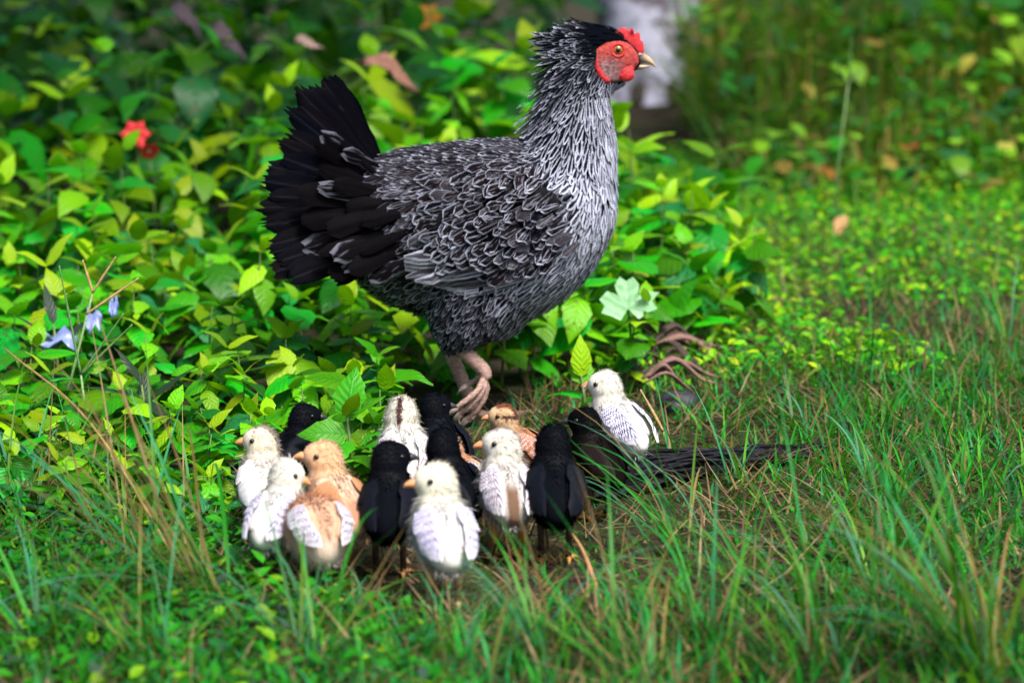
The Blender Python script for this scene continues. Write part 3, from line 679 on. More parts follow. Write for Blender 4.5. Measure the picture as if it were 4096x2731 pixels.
def hen_leg(pts, rad, toes, label=None):
    V, F, uv = tube([tuple(p) for p in pts], rad, 12)
    # ring scales
    lg = part_mesh('leg', V, F, uv, M_henleg, hen)
    for tp in toes:
        rows = spline([tuple(p) for p in tp], 4); m = len(rows); rr = [.0037 * (1 - .35 * i / (m - 1)) * (1 + .16 * math.cos(i * 2.2)) for i in range(m)]
        V, F, uv = tube(rows, rr, 10); t = part_mesh('toe', V, F, uv, M_henleg, lg)
        e = Vector(rows[-1]); d = (e - Vector(rows[-3])).normalized(); dn = Vector((0, 0, -.35))
        V, F, uv = tube([e - d * .003, e + d * .004 + dn * .002, e + d * .010 + dn * .010], [.0036, .0028, .0006], 8); part_mesh('claw', V, F, uv, M_claw, lg)
def scaly(pts, r0, r1):
    rows = spline([tuple(p) for p in pts], 7); m = len(rows); return rows, [(r0 + (r1 - r0) * i / (m - 1)) * (1 + .09 * (i % 2)) for i in range(m)]
# far leg stands on the ground
fy = .028; zt = .006
P_, R__ = scaly([hp(1020, 770, fy), hp(1032, 815, fy), hp(1058, 880, fy), hp(1082, 935, fy), hp(1090, 955, fy)], .0080, .0060)
c0 = hp(1090, 955, fy)
gzc = gz(c0.x, fy)
hen_leg(P_, R__, [[c0, c0 + Vector((.016, -.018, -.004)), Vector((c0.x + .028, fy - .045, gzc + zt))], [c0, c0 + Vector((.030, -.003, -.002)), Vector((c0.x + .062, fy - .008, gzc + zt))], [c0, c0 + Vector((-.006, -.022, -.004)), Vector((c0.x - .006, fy - .052, gzc + zt))], [c0, Vector((c0.x - .024, fy + .010, gzc + zt))]])
# near leg is lifted, toes hanging back and down
ny_ = -.034
P_, R__ = scaly([hp(1030, 735, ny_), hp(1052, 770, ny_), hp(1085, 805, ny_), hp(1110, 830, ny_), hp(1114, 848, ny_)], .0085, .0066)
k0 = hp(1112, 842, ny_)
hen_leg(P_, R__, [[k0, hp(1108, 872, ny_ - .010), hp(1080, 905, ny_ - .014), hp(1052, 930, ny_ - .012)], [k0, hp(1116, 880, ny_), hp(1096, 918, ny_ - .002), hp(1066, 948, ny_)], [k0, hp(1098, 868, ny_ - .016), hp(1066, 892, ny_ - .024), hp(1044, 908, ny_ - .024)], [k0, hp(1092, 856, ny_ + .008), hp(1066, 872, ny_ + .010)]])
# ------------------------------------------------------------------ the chicks
DARK = {'black': 1, 'brownblack': 1}
def ss(a, b, x): t = min(1, max(0, (x - a) / (b - a))); return t * t * (3 - 2 * t)
def chick_colour(kind, p, n, hc, hd, hl, r):
    """down colour at a point of the unscaled chick"""
    q = (p[0] - hc.x, p[1] - hc.y, p[2] - hc.z); f = q[0] * hd.x + q[1] * hd.y; l = q[0] * hl.x + q[1] * hl.y; u = q[2]
    head = ss(.024, .016, math.sqrt(q[0]**2 + q[1]**2 + q[2]**2)); back = ss(.0, .5, -n[0] * .8 + n[2] * .6)
    crown = head * ss(.0048, .0026, abs(l + .0012 * math.sin(f * 900))) * ss(.001, .006, u - f * .5 + .002)
    spine = (1 - head) * ss(.0062, .0040, abs(p[1])) * ss(-.1, .4, -n[0] + n[2] * .3) * ss(.072, .060, p[2])
    L = lambda a, b, t: tuple(x + (y - x) * t for x, y in zip(a, b))
    if kind == 'black': c = L((.0016, .0022, .0035), (.0048, .006, .010), r)
    elif kind == 'brownblack': c = L((.0022, .0022, .003), (.010, .006, .005), (1 - head) * r)
    elif kind == 'white': c = L((.70, .69, .68), (.74, .69, .52), head * .75); c = L(c, (.70, .66, .62), (1 - head) * ss(.05, .03, p[2]) * .5)
    elif kind == 'whiter': c = L((.70, .69, .68), (.73, .69, .54), head * .5)
    elif kind == 'striped': c = L((.68, .65, .62), (.71, .66, .53), head * .5); c = L(c, (.10, .045, .035), crown * .9 * (.5 + .5 * r)); c = L(c, (.16, .09, .06), spine)
    elif kind == 'nape': c = L((.72, .71, .68), (.73, .70, .60), head); c = L(c, (.07, .028, .028), head * ss(.0030, .0018, abs(l)) * ss(.0, -.004, f) * ss(-.012, -.008, u) * ss(.015, .011, u))
    elif kind == 'greystripe': c = L((.66, .62, .58), (.72, .64, .50), head); c = L(c, (.075, .045, .042), max(crown, head * ss(.0075, .0045, abs(l)) * ss(.002, -.004, f)) * (.55 + .45 * r))
    elif kind == 'buff': c = L((.66, .46, .33), (.68, .41, .23), head); c = L(c, (.82, .70, .60), ss(.055, .035, p[2]) * .7); c = L(c, (.26, .06, .04), crown * .8 * r); c = L(c, (.34, .12, .05), spine * .7)
    elif kind == 'peach': c = L((.68, .52, .42), (.62, .34, .20), ss(.046, .058, p[2]) * .75); c = L(c, (.82, .72, .64), ss(.045, .03, p[2])); c = L(c, (.28, .07, .04), crown * .8)
    elif kind == 'chestnut': c = L((.40, .17, .08), (.60, .40, .22), head); c = L(c, (.17, .035, .012), head * ss(.0085, .005, abs(l)) * ss(.0, .004, u - f * .9)); c = L(c, (.05, .02, .015), head * ss(.0028, .0012, abs(u - .001)) * ss(.006, .0, f)); c = L(c, (.62, .50, .38), (1 - head) * ss(.0, .5, n[0]))
    else: c = L((.66, .34, .20), (.45, .15, .06), spine)
    return c
WINGCOL = {  # feather colour, bar colour, bar strength
 'white': ((.66, .64, .74), (.16, .13, .32), 1.), 'whiter': ((.66, .64, .75), (.06, .055, .15), 1.), 'striped': ((.66, .63, .68), (.12, .08, .14), 1.), 'nape': ((.66, .64, .66), (.20, .14, .18), .9),
 'greystripe': ((.74, .72, .74), (.35, .32, .38), .6), 'buff': ((.50, .24, .12), (.20, .09, .05), .6), 'peach': ((.66, .64, .70), (.12, .09, .17), 1.), 'chestnut': ((.30, .10, .04), (.60, .55, .55), .6), 'barred': ((.06, .045, .05), (.72, .68, .68), .9),
 'black': ((.0045, .006, .011), (.0018, .0022, .004), .5), 'brownblack': ((.012, .007, .006), (.003, .003, .004), .6)}
def chick(top, H, yaw, hyaw, kind, label, group='chicks gathered at the hen\'s feet', tall=1.0, hpitch=0., bow=False, legs=None, fat=1.0, nstr=7500, wk=None):
    s = H / .105; yw, hy = R(yaw), R(hyaw - yaw); sd = hash(label) if False else sum(map(ord, label)); r = random.Random(sd)
    st = [(-.037, .043, .006, .006), (-.028, .046, .0140, .0150), (-.013, .0510, .0202, .0214), (.001, .058, .0212, .0220), (.009, .069, .0175, .0185), (.0130, .080, .0138, .0140)]
    hc = Vector((.015, 0, .0905)); hr = .0128
    if bow: st = [(-.031, .040, .006, .006), (-.023, .045, .0155, .0165), (-.010, .052, .0225, .0235), (.004, .057, .0225, .0235), (.018, .056, .0170, .0180), (.028, .048, .0130, .0135)]; hc = Vector((.036, 0, .040))
    st = [(a, b, c * (.92 * fat if b < .07 else .95), d * (.92 * fat if b < .07 else .95)) for a, b, c, d in st]
    hd = Vector((math.cos(hy), math.sin(hy), 0)); hl = Vector((-hd.y, hd.x, 0))
    el = [(Vector((a, 0, b)), (c, d, c), None) for a, b, c, d in spline(st, 4)]
    rot = Matrix.Rotation(hy, 3, 'Z') @ Matrix.Rotation(-hpitch, 3, 'Y'); fw = rot @ Vector((1, 0, 0)); upv = rot @ Vector((0, 0, 1))
    el += [(hc, (hr * 1.03, hr * .95, hr), rot), (hc + fw * .004 - upv * .001, (.0135, .0118, .0122), rot), (hc + fw * .0095 - upv * .002, (.0085, .0075, .0075), rot)]
    el += [(Vector(((hc.x + st[-1][0]) / 2, 0, (hc.z + st[-1][1]) / 2)), (.0145, .0146, .012), None)]
    P = at_z(top[0], top[1], H + .002)
    ca, sa = math.cos(yw), math.sin(yw); tx = -.010 if bow else hc.x
    px, py = P.x - ca * tx * s, P.y - sa * tx * s
    root = empty('chick', (px, py, gz(px, py)), yw); root.scale = (s, s, s); tag(root, label, 'chick', group)
    me = blob(el, .0022, 3); V, T, Nn = mesh_arrays(me)
    mat_b = M_bodydark if kind in DARK else M_body; me.materials.append(mat_b)
    set_col(me, [chick_colour(kind, v, n, hc, hd, hl, .5) for v, n in zip(V, Nn)]); me.name = 'chick_body'
    mobj('body', me, root); bv = BVHTree.FromPolygons([tuple(v) for v in V], [tuple(t) for t in T])
    # down: fine tufts lying back along the body
    Ps, Ns = sample_surface(V, T, Nn, nstr); n = len(Ps); hcv = np.array(hc)
    dh = np.linalg.norm(Ps - hcv, axis=1); ish = dh < .0175
    flow = np.where(ish[:, None], np.array([-hd.x * .8, -hd.y * .8, -.55]), np.array([-.55, 0, -.85])) + rng.normal(0, .38, (n, 3))
    flow -= Ns * (flow * Ns).sum(1)[:, None]; flow /= np.linalg.norm(flow, axis=1)[:, None] + 1e-9
    d = flow * .86 + Ns * rng.uniform(.15, .8, (n, 1)); d /= np.linalg.norm(d, axis=1)[:, None]
    L = np.where(ish, rng.uniform(.0022, .0050, n), rng.uniform(.0045, .0095, n)); face_ = ish & (((Ps - hcv) @ np.array(fw)) > .008); L[face_] *= .55
    L *= np.where(rng.random(n) < .12, 1.6, 1.)
    if kind in DARK: L *= .8
    for sg in (-1, 1):   # the down is short under the wings
        A_ = np.array((-.011, sg * .0140 * fat, .071)); B_ = np.array((-.040, sg * .0070 * fat, .046)); ab = B_ - A_
        tt = np.clip(((Ps - A_) @ ab) / (ab @ ab), 0, 1); dd = np.linalg.norm(Ps - A_ - tt[:, None] * ab, axis=1); L[(dd < .0125)] *= .3
    sdv = np.cross(d, Ns); sdv /= np.linalg.norm(sdv, axis=1)[:, None] + 1e-9; wd = rng.uniform(.0004, .0009, n)[:, None]
    b = Ps - Ns * .0006; VV = np.stack([b - sdv * wd, b + sdv * wd, b + d * L[:, None]], 1).reshape(-1, 3)
    FF = np.arange(3 * n).reshape(n, 3)
    cc = np.array([chick_colour(kind, p, q, hc, hd, hl, r.random()) for p, q in zip(Ps, Ns)]) * rng.uniform(.90, 1.08, (n, 1))
    dn = mobj('down', mesh_np('down', VV, FF, M_chickdark if kind in DARK else M_down, np.repeat(cc, 3, axis=0), normals=np.repeat(Ns, 3, axis=0)), root); dn['kind'] = 'stuff'
    # beak, eyes
    bm_ = M_beak_dark if kind in DARK else M_beak_chick; b0 = hc + fw * .0135 - upv * .0022
    Vb, Fb, ub = tube([b0, b0 + fw * .0052 + upv * .0003, b0 + fw * .0092 - upv * .0010, b0 + fw * .0110 - upv * .0024], [.0046, .0036, .0018, .0003], 10, .9); part_mesh('beak', Vb, Fb, ub, bm_, root)
    b1 = b0 - upv * .0022 - fw * .001; Vb, Fb, ub = tube([b1, b1 + fw * .0040, b1 + fw * .0072 + upv * .0006], [.0030, .0020, .0004], 8, .6); part_mesh('beak', Vb, Fb, ub, bm_, root)
    lat = rot @ Vector((0, 1, 0))
    for sg in (-1, 1):
        tgt = hc + fw * .0062 + lat * (sg * .02) + upv * .0012; o = hc + fw * .0062 + upv * .0012
        lo, nn, _, _ = bv.ray_cast(tgt, (o - tgt).normalized()); lo = lo or o + lat * sg * .012
        em = blob([(lo + lat * sg * .0003, (.0024, .0020, .0024), rot)], .00055, 2); em.materials.append(M_eye_black); mobj('eye', em, root)
    # wings with a fan of small flight feathers
    wk2 = wk or kind; wc, barc, bst = WINGCOL[wk2]
    dz = .003 if bow else 0
    for sg in (-1, 1):
        S = Vector((-.006, sg * .0150 * fat, .076 - dz * .6)); Tt = Vector((-.040, sg * .0070 * fat, .046 + dz))
        wl = []
        for t in np.linspace(0, .75, 7):
            p = S.lerp(Tt, t); lo, nn, _, _ = bv.find_nearest(p); k = .0075 * (1 - .5 * abs(t - .3)); wl.append((lo + nn * .0004, (k, .0026, k), nn.to_track_quat('Y', 'Z').to_matrix()))
        wm = blob(wl, .0016, 3); vv, tt, nnn = mesh_arrays(wm); set_col(wm, [chick_colour(kind, v, q, hc, hd, hl, .5) for v, q in zip(vv, nnn)]); wm.materials.append(mat_b); wo = mobj('wing', wm, root)
        pr = lambda v: min(1, .6 + .7 * v) if v < .72 else max(.15, math.sqrt(max(0, 1 - ((v - .72) / .285) ** 2)))
        e2 = Vector((-.20, sg * -.90, .25)).normalized()
        for i in range(8):
            f = i / 7; B = S.lerp(Tt, .30) + e2 * (-.0085 + .013 * f) + Vector((0, sg * .001, 0)); E = Tt + e2 * (-.0095 + .0105 * f) + Vector((.004 * (1 - f) - .001, 0, .004 * (1 - f)))
            Vf, Ff, uf = feather(B, E, .0070, bv, .0046 + .0004 * i, .0010 + .0002 * i, .9, 7, pr, ridge=.14)
            mobj('wing_feather', mesh_np('wing_feather', Vf, Ff, M_cwing, np.tile(np.array(wc) * r.uniform(.9, 1.1), (len(Vf), 1)), uf, np.tile(np.array((*barc, bst), np.float32), (len(Vf), 1))), wo)
        for i in range(6):   # coverts over the quills
            f = i / 5; B = S.lerp(Tt, .05) + e2 * (-.008 + .012 * f); E = S.lerp(Tt, .48) + e2 * (-.009 + .013 * f)
            Vf, Ff, uf = feather(B, E, .0066, bv, .0048, .0024, .9, 5, pr, ridge=.14)
            mobj('wing_covert', mesh_np('wing_covert', Vf, Ff, M_cwing, np.tile(np.array(wc) * r.uniform(.85, 1.1), (len(Vf), 1)), uf, np.tile(np.array((*barc, bst), np.float32), (len(Vf), 1))), wo)
    # legs
    lm = legs or (M_leg_dark if kind in DARK else M_leg_or)
    for sg in (-1, 1):
        y = sg * .0105; G = Geo(); z0 = .0022 / s
        V1, F1, u1 = tube([(-.006, y, .042), (-.010, y, .027), (-.003, y, .004)], [.0058, .0028, .0023], 8); G.add(V1, F1, uv=u1)
        lg = mobj('leg', G.mesh('leg', lm), root)
        for a, ln in ((0, .018), (.55, .0155), (-.55, .0155), (math.pi, .009)):
            d = Vector((math.cos(a), math.sin(a), 0)); c = Vector((-.003, y, .004)); V1, F1, u1 = tube([c, c + d * ln * .5 + Vector((0, 0, -.0004)), c + d * ln + Vector((0, 0, -.0028))], [.0021, .0018, .0007], 6)
            part_mesh('toe', V1, F1, u1, M_leg_or if kind != 'white' else lm, lg)
    return root
chick((696, 897), .100, 62, 15, 'black', 'black chick behind the grey-striped pale chick, head turned toward the seedling')
chick((602, 948), .106, 97, 172, 'greystripe', 'pale grey chick with a dark crown stripe, in front of a black chick', legs=M_leg_pale)
chick((655, 1034), .100, 72, 15, 'whiter', 'cream chick with its head turned down against the buff chicks', hpitch=-.35, legs=M_leg_pale)
chick((745, 990), .110, 122, 182, 'buff', 'buff chick with brown-flecked crown and open orange beak, neck stretched up', hpitch=.12)
chick((730, 1072), .098, 112, 118, 'peach', 'peach chick with its head down and pale mottled wings showing, beside the cream chick', bow=True, fat=1.2)
chick((893, 988), .112, 92, 22, 'black', 'glossy black chick beside the plain white chick, beak pointing toward it')
chick((922, 897), .112, 98, 84, 'nape', 'white chick with a dark streak down the back of its head', legs=M_leg_pale)
chick((996, 882), .100, 118, 22, 'black', 'black chick standing right against the hen\'s feet')
chick((1016, 968), .106, 122, 60, 'black', 'black chick between the plain white chick and the barred-wing buff chick')
chick((1030, 985), .086, 170, 175, 'barred_buff', 'buff chick with black and white barred wings, its head hidden behind a black chick', wk='barred')
chick((1158, 912), .092, 158, 176, 'chestnut', 'chestnut-striped tan chick under the hen, with a dark line through its eye')
chick((1004, 1040), .114, 103, 188, 'white', 'plain white chick with yellowish head and peach beak, back to the long grass', fat=1.0, legs=M_leg_pale, nstr=9500)
chick((1156, 965), .111, 99, 176, 'striped', 'cream chick with brown stripe down its back between two barred wings', nstr=9000)
chick((1272, 957), .116, 92, 92, 'black', 'tall black chick seen from behind beside the brown-striped cream chick')
chick((1346, 912), .102, 122, 165, 'brownblack', 'brownish black chick with its beak open, beside the white chick with finely barred wings')
chick((1393, 842), .110, 124, 160, 'whiter', 'white chick with finely barred wings standing apart beside the charred log')

# ------------------------------------------------------------------ long grass tufts
def blade_mesh(L, Wd, lean, bend, col, tipc, seg=9, name='blade', fold=.25):
    V = []; F = []; uv = []; cs = []; p = Vector((0, 0, 0)); col = np.array(col); tipc = np.array(tipc)
    for i in range(seg + 1):
        t = i / seg; a = lean + bend * t ** 1.3; wd = Wd * .5 * (min(1, .55 + 2 * t)) * (1 - t ** 2.2) + .0001
        nrm = Vector((-math.cos(a), 0, math.sin(a)))
        for u in (-1, 0, 1): V.append(tuple(p + Vector((0, u * wd, 0)) + nrm * (abs(u) * wd * fold))); uv.append((.5 + u * .5, t)); cs.append(col * (1 - t) + tipc * t)
        p = p + Vector((math.sin(a), 0, math.cos(a))) * (L / seg)
    for i in range(seg):
        for j in range(2): F.append((i * 3 + j, i * 3 + j + 1, (i + 1) * 3 + j + 1, (i + 1) * 3 + j))
    return mesh_np(name, V, F, M_blade, cs, uv)
BCOL = [((.012, .20, .010), (.012, .26, .03)), ((.006, .14, .03), (.05, .30, .12)), ((.05, .30, .008), (.010, .24, .03)), ((.15, .28, .01), (.02, .22, .02)), ((.012, .14, .05), (.12, .30, .20))]
DCOL = [((.20, .16, .05), (.34, .17, .07)), ((.30, .20, .09), (.22, .10, .05)), ((.10, .16, .03), (.32, .16, .05))]
rb = random.Random(3)
BL = [blade_mesh(1, .0145, R(rb.uniform(2, 14)), R(b), *BCOL[i % 5]) for i, b in enumerate((10, 28, 45, 62, 80, 100, 20, 36, 55, 72))]
BD = [blade_mesh(1, .011, R(6), R(b), *DCOL[i % 3]) for i, b in enumerate((5, 20, 40, 70, 95))]
def tuft(u, v, n, l0, l1, az, spread, dry=.12, label=None, group=None, tilt=(2, 28), wide=1.0):
    p = at_z(u, v); root = empty('grass_tuft', (p.x, p.y, gz(p.x, p.y) - .003)); tag(root, label, 'grass tuft', group)
    for i in range(n):
        d = rb.choice(BD) if rb.random() < dry * 1.3 else rb.choice(BL); L = rb.uniform(l0, l1) * .88
        o = bpy.data.objects.new('blade', d); link(o, root)
        a = R(az + rb.gauss(0, spread)); ww = .30 / L * wide * rb.uniform(.55, 1.1) * .75
        o.matrix_local = Matrix.Translation((rb.gauss(0, .010), rb.gauss(0, .010), 0)) @ Matrix.Rotation(a, 4, 'Z') @ Matrix.Rotation(R(rb.uniform(*tilt)), 4, 'Y') @ Matrix.Diagonal((L, L * ww, L, 1))
TG = 'long grass tufts in front of the chicks'
tuft(1580, 1275, 22, .13, .23, 165, 35, .12, 'long arching grass tuft sweeping over the tall black chick', TG, (8, 40))
tuft(2265, 1600, 56, .15, .26, 150, 50, .25, 'big dense tuft of tall grass leaning toward the charred log', TG, (2, 40), 1.5)
tuft(500, 1420, 30, .20, .36, 165, 30, .28, 'long straggling grass tuft leaning away from the peach chick', TG, (8, 44), 1.3)
tuft(330, 1330, 16, .18, .32, 160, 35, .3, 'thin grass tuft with tan stems leaning over the creeping weeds', TG, (8, 40))
tuft(2310, 815, 18, .10, .20, 110, 70, .15, 'upright pale grass tuft alone on the open lawn', 'grass tufts on the open lawn', (0, 20))
tuft(2180, 640, 12, .10, .16, 90, 80, .15, 'small upright grass tuft behind the pale tuft on the lawn', 'grass tufts on the open lawn', (0, 20))
FT = ((1250, 1540, 26, .10, .20, 120, 'leaning toward the plain white chick'), (900, 1520, 14, .05, .09, 90, 'below the glossy black chick'), (760, 1440, 9, .05, .08, 60, 'right under the peach chick'), (1850, 1540, 26, .14, .24, 150, 'between the big dense tuft and the dry straw'),
      (1620, 1500, 22, .10, .18, 140, 'below the long arching tuft'), (120, 1500, 18, .14, .26, 60, 'rising out of the creeping weeds far from the chicks'), (1470, 1440, 12, .06, .11, 100, 'below the orange-tan straw'), (1010, 1490, 9, .04, .07, 90, 'just below the plain white chick\'s feet'),
      (1130, 1440, 9, .04, .07, 80, 'just below the brown-striped cream chick'), (1980, 1330, 18, .10, .18, 130, 'between the charred log and the big dense tuft'), (700, 1540, 22, .10, .2, 120, 'beside the straggling long tuft'), (2060, 1480, 26, .16, .28, 140, 'pressed against the big dense tuft'),
      (1700, 1330, 12, .08, .15, 150, 'right beside the long arching tuft'), (860, 1400, 7, .04, .07, 90, 'between the peach and the glossy black chick'), (1080, 1600, 14, .06, .10, 70, 'well in front of the plain white chick'), (350, 1560, 22, .12, .22, 140, 'below the thin tan-stemmed tuft'), (1480, 1590, 24, .10, .2, 130, 'well in front of the tall black chick'))
for (u, v, n, a, b, az, wh) in FT:
    tuft(u, v, n, a, b, az, 70, .17, ('tall' if b > .19 else 'low' if b < .1 else 'loose') + ' tuft of mixed grass blades ' + wh, 'loose grass tufts in the front lawn', (4, 46))
for (u, v, n, a, b) in ((1700, 1120, 8, .06, .13), (1850, 1010, 8, .06, .11), (2000, 1130, 9, .06, .13), (1620, 1000, 7, .05, .10), (2150, 980, 8, .05, .11), (1530, 1100, 8, .06, .12), (1760, 900, 6, .05, .10), (2260, 1150, 9, .07, .13), (1930, 860, 6, .05, .09)):
    tuft(u, v, n, a, b, 110, 80, .14, 'sparse tuft of fine grass standing round the charred log and frond', 'sparse grass tufts round the log', (2, 40))
for (u, v, n, a, b, az) in ((60, 1180, 14, .12, .22, 60), (180, 1120, 10, .10, .18, 120), (250, 1230, 10, .10, .18, 140), (420, 1180, 9, .08, .15, 130)):
    tuft(u, v, n, a, b, az, 50, .35, 'thin mixed grass tuft at the edge of the leafy weeds', 'grass tufts at the weed edge', (4, 36))

# ------------------------------------------------------------------ single plants and litter
def young_plant(u, v, spec, name, label, ls=.05, mats=None):
    p = at_z(u, v); root = empty(name, (p.x, p.y, gz(p.x, p.y) - .002)); tag(root, label, 'plant')
    h = max(q[1] for q in spec); Vt, Ft, ut = tube([(0, 0, 0), (.004, 0, h * .5), (0, 0, h)], [.0022, .0018, .0012], 6); part_mesh('stem', Vt, Ft, ut, M_stem, root)
    for q in spec:
        az, z, tl, s, d = q[:5]; o = bpy.data.objects.new('leaf', d); link(o, root); o.matrix_local = leaf_matrix(Vector((0, 0, z)), R(az), R(tl), R(q[5]) if len(q) > 5 else 0, s)
    return root
LB = leaf_data('leaf_bright', (.06, .32, .008), (.10, .36, .008), seed=21, Wd=.62, droop=.1, serr=.05); LY = leaf_data('leaf_yellow', (.62, .50, .01), (.5, .45, .01), seed=22, Wd=.42, droop=.1)
LPUR = leaf_data('leaf_dark_purple', (.035, .035, .05), seed=23, Wd=.26, droop=.1); LPAL = leaf_data('leaf_pale', (.50, .66, .48), seed=24, Wd=.5)
young_plant(800, 1170, [(192, .076, 4, .046, LB, -50), (75, .092, 62, .050, LB), (-60, .092, 50, .036, YLEAVES[0]), (20, .088, 35, .042, LB), (250, .07, -20, .045, LB), (140, .060, 0, .036, LEAVES[1]), (-20, .055, -5, .040, LEAVES[1]), (200, .040, -10, .034, LEAVES[3]), (30, .030, 0, .034, LEAVES[0])], 'seedling', 'bright green seedling with notched leaves rising among the chicks')
young_plant(1335, 985, [(90, .050, 55, .042, LEAVES[3]), (150, .036, 10, .045, LEAVES[1]), (30, .030, 5, .045, LEAVES[0]), (100, .058, 80, .045, YLEAVES[0])], 'seedling', 'small yellow-tipped seedling between the black chick and the hen\'s feet')
young_plant(1150, 900, [(120, .10, 80, .03, LY), (170, .085, -70, .070, LY), (10, .07, 20, .06, LEAVES[1]), (300, .05, -10, .06, LB), (60, .06, 20, .06, LEAVES[3])], 'weed', 'weed with one long hanging yellow leaf beside the hen\'s raised foot')
young_plant(1390, 880, [(20, .05, 30, .075, LB), (90, .04, 20, .06, LEAVES[1]), (-30, .05, 10, .06, LEAVES[3]), (160, .04, 10, .05, LEAVES[0])], 'weed', 'broad-leaved bright weed right behind the finely barred white chick')
young_plant(330, 1050, [(200, .07, 20, .06, LPUR), (20, .06, 40, .07, LPUR), (-40, .07, -20, .055, LPUR), (90, .05, 60, .06, LPUR), (-100, .05, -35, .06, LPUR), (150, .085, 50, .05, LPUR)], 'dark_weed', 'dark purple narrow-leaved weed at the edge of the green weeds')
young_plant(130, 960, [(200, .09, 40, .06, LPUR), (30, .08, 40, .07, LPUR), (-60, .06, -10, .06, LPUR), (120, .11, 60, .05, LPUR)], 'dark_weed', 'tall dark-leaved weed by the blue and white litter')
# bush of big bright leaves just behind the hen's breast
for (x, y, h, ls) in ((.19, .55, .19, .070), (.235, .62, .18, .075), (.16, .75, .22, .080), (.27, .80, .16, .065), (.21, .45, .12, .055), (.13, .5, .15, .060), (.30, .60, .10, .05), (.26, .42, .08, .045), (.33, .75, .08, .045)):
    leafy_plant(x, y, h, ls, 4, rp, .7, 'big-leaved bright weed in the clump behind the hen\'s breast', 'big-leaved weeds behind the hen\'s breast')
# pale lobed leaf
def lobed(u, v, y, s):
    p = at_y(u, v, y); root = empty('pale_leaf_plant', (p.x, p.y, gz(p.x, p.y))); tag(root, 'pale silvery three-lobed leaf on a stalk beside the hen', 'plant')
    pts = [(0, -.05), (.32, -.42), (.62, -.20), (.95, -.10), (.80, .18), (1.05, .45), (.62, .50), (.34, .38), (.42, .75), (.22, 1.0), (0, .88), (-.22, 1.02), (-.40, .74), (-.32, .40), (-.66, .55), (-.95, .25), (-.78, .05), (-.90, -.2), (-.55, -.30), (-.28, -.45)]
    V = [(0, 0, .0)]; F = []; uv = [(.5, .5)]
    for t in (.5, 1.0):
        for i, (a, b) in enumerate(pts): V.append((a * t * s, -.10 * s * t * (abs(a)) + (.05 * s if t < 1 else 0) - .06 * s * (i % 2), b * t * s)); uv.append((.5 + a * .45 * t, .5 + b * .45 * t))
    n = len(pts)
    for i in range(n): F.append((0, 1 + i, 1 + (i + 1) % n)); F.append((1 + i, 1 + n + i, 1 + n + (i + 1) % n, 1 + (i + 1) % n))
    o = mobj('leaf', mesh_np('leaf', V, F, M_leaf, np.tile(np.array((.34, .60, .32)), (len(V), 1)), uv), root); o.location = (0, 0, p.z - gz(p.x, p.y)); o.rotation_euler = (R(-22), 0, R(8))
    Vt, Ft, ut = tube([(.01, .03, 0), (.005, .02, p.z * .6), (0, .002, p.z)], [.0022, .002, .0015], 6); part_mesh('stalk', Vt, Ft, ut, M_stem, root)
lobed(1442, 706, .12, .034)
# goosegrass seed heads
def seed_head(u, v, y, h, spikes, name, label, col, colstem, th=.0022):
    p = at_y(u, v, y); z = p.z; b = Vector((p.x + h[0], y, gz(p.x + h[0], y))); root = empty(name, b); tag(root, label, 'grass stalk')
    top = p - b; Vt, Ft, ut = tube([(0, 0, 0), tuple(top * .5 + Vector((h[1], 0, 0))), tuple(top)], [.0016, .0014, .0012], 6); part_mesh('stalk', Vt, Ft, ut, colstem, root)
    for (du, dv, off) in spikes:
        q = at_y(u + du, v + dv, y) - b; s0 = top.lerp(Vector((0, 0, 0)), off); G = Geo(); m = 16
        rows = [tuple(s0.lerp(q, t)) for t in np.linspace(0, 1, m)]; Vt, Ft, ut = tube(rows, [th * (.5 + .5 * math.sin(math.pi * min(1, .15 + t))) * (1 + .25 * (i % 2)) for i, t in enumerate(np.linspace(0, 1, m))], 6, .6); part_mesh('seed_spike', Vt, Ft, ut, col, root)
M_straw_d = plain('dull_straw', (.26, .18, .06), .7, 200, .4)
M_tan = plain('tan_straw', (.42, .27, .12), .7, 300, .35); M_straw_g = plain('green_stalk', (.16, .28, .10), .6, 300, .3); M_seedg = plain('green_seed', (.10, .22, .06), .7, 600, .5)
seed_head(213, 672, -.12, (-.055, .004), [(-23, -75, 0), (53, -82, 0), (105, -33, .13)], 'seed_stalk', 'tan dry grass stalk forking into three seed spikes above the weeds', M_tan, M_straw_g)
seed_head(186, 860, -.15, (.0, .004), [(-50, -250, 0), (98, -140, 0), (118, -115, -.0)], 'seed_stalk', 'green grass stalk with three thin green seed spikes', M_seedg, M_straw_g, .0020)
seed_head(1948, 195, 1.42, (-.018, -.004), [(8, -110, 0), (-30, -55, 0), (34, -40, 0)], 'seed_stalk', 'tall pale grass stalk rising alone from the open lawn', M_seedg, M_straw_g, .0022)
seed_head(1523, 990, -.22, (.01, 0), [(-52, -95, 0)], 'seed_stalk', 'brown bristly seed spike beside the finely barred white chick', M_tan, M_straw_g, .0030)
def straw(name, label, a, b, r_, mat, sag=.01, za=None, zb=None):
    A = at_z(*a) if za is None else at_z(*a, za); B = at_z(*b) if zb is None else at_z(*b, zb); o = A.copy(); m = (A + B) / 2 + Vector((0, 0, sag))
    Vt, Ft, ut = tube([tuple(Vector(q) - o) for q in spline([tuple(A), tuple(m), tuple(B)], 5)], np.linspace(r_, r_ * .6, 11), 7); x = part_mesh(name, Vt, Ft, ut, mat, None); x.location = o; tag(x, label, 'stick'); return x
M_blk = plain('dark_twig', (.025, .020, .022), .6, 200, .5)
straw('twig', 'thin dark twig lying behind the pale grey chick', (395, 1068), (570, 1098), .0024, M_blk, .006, .012, .012)
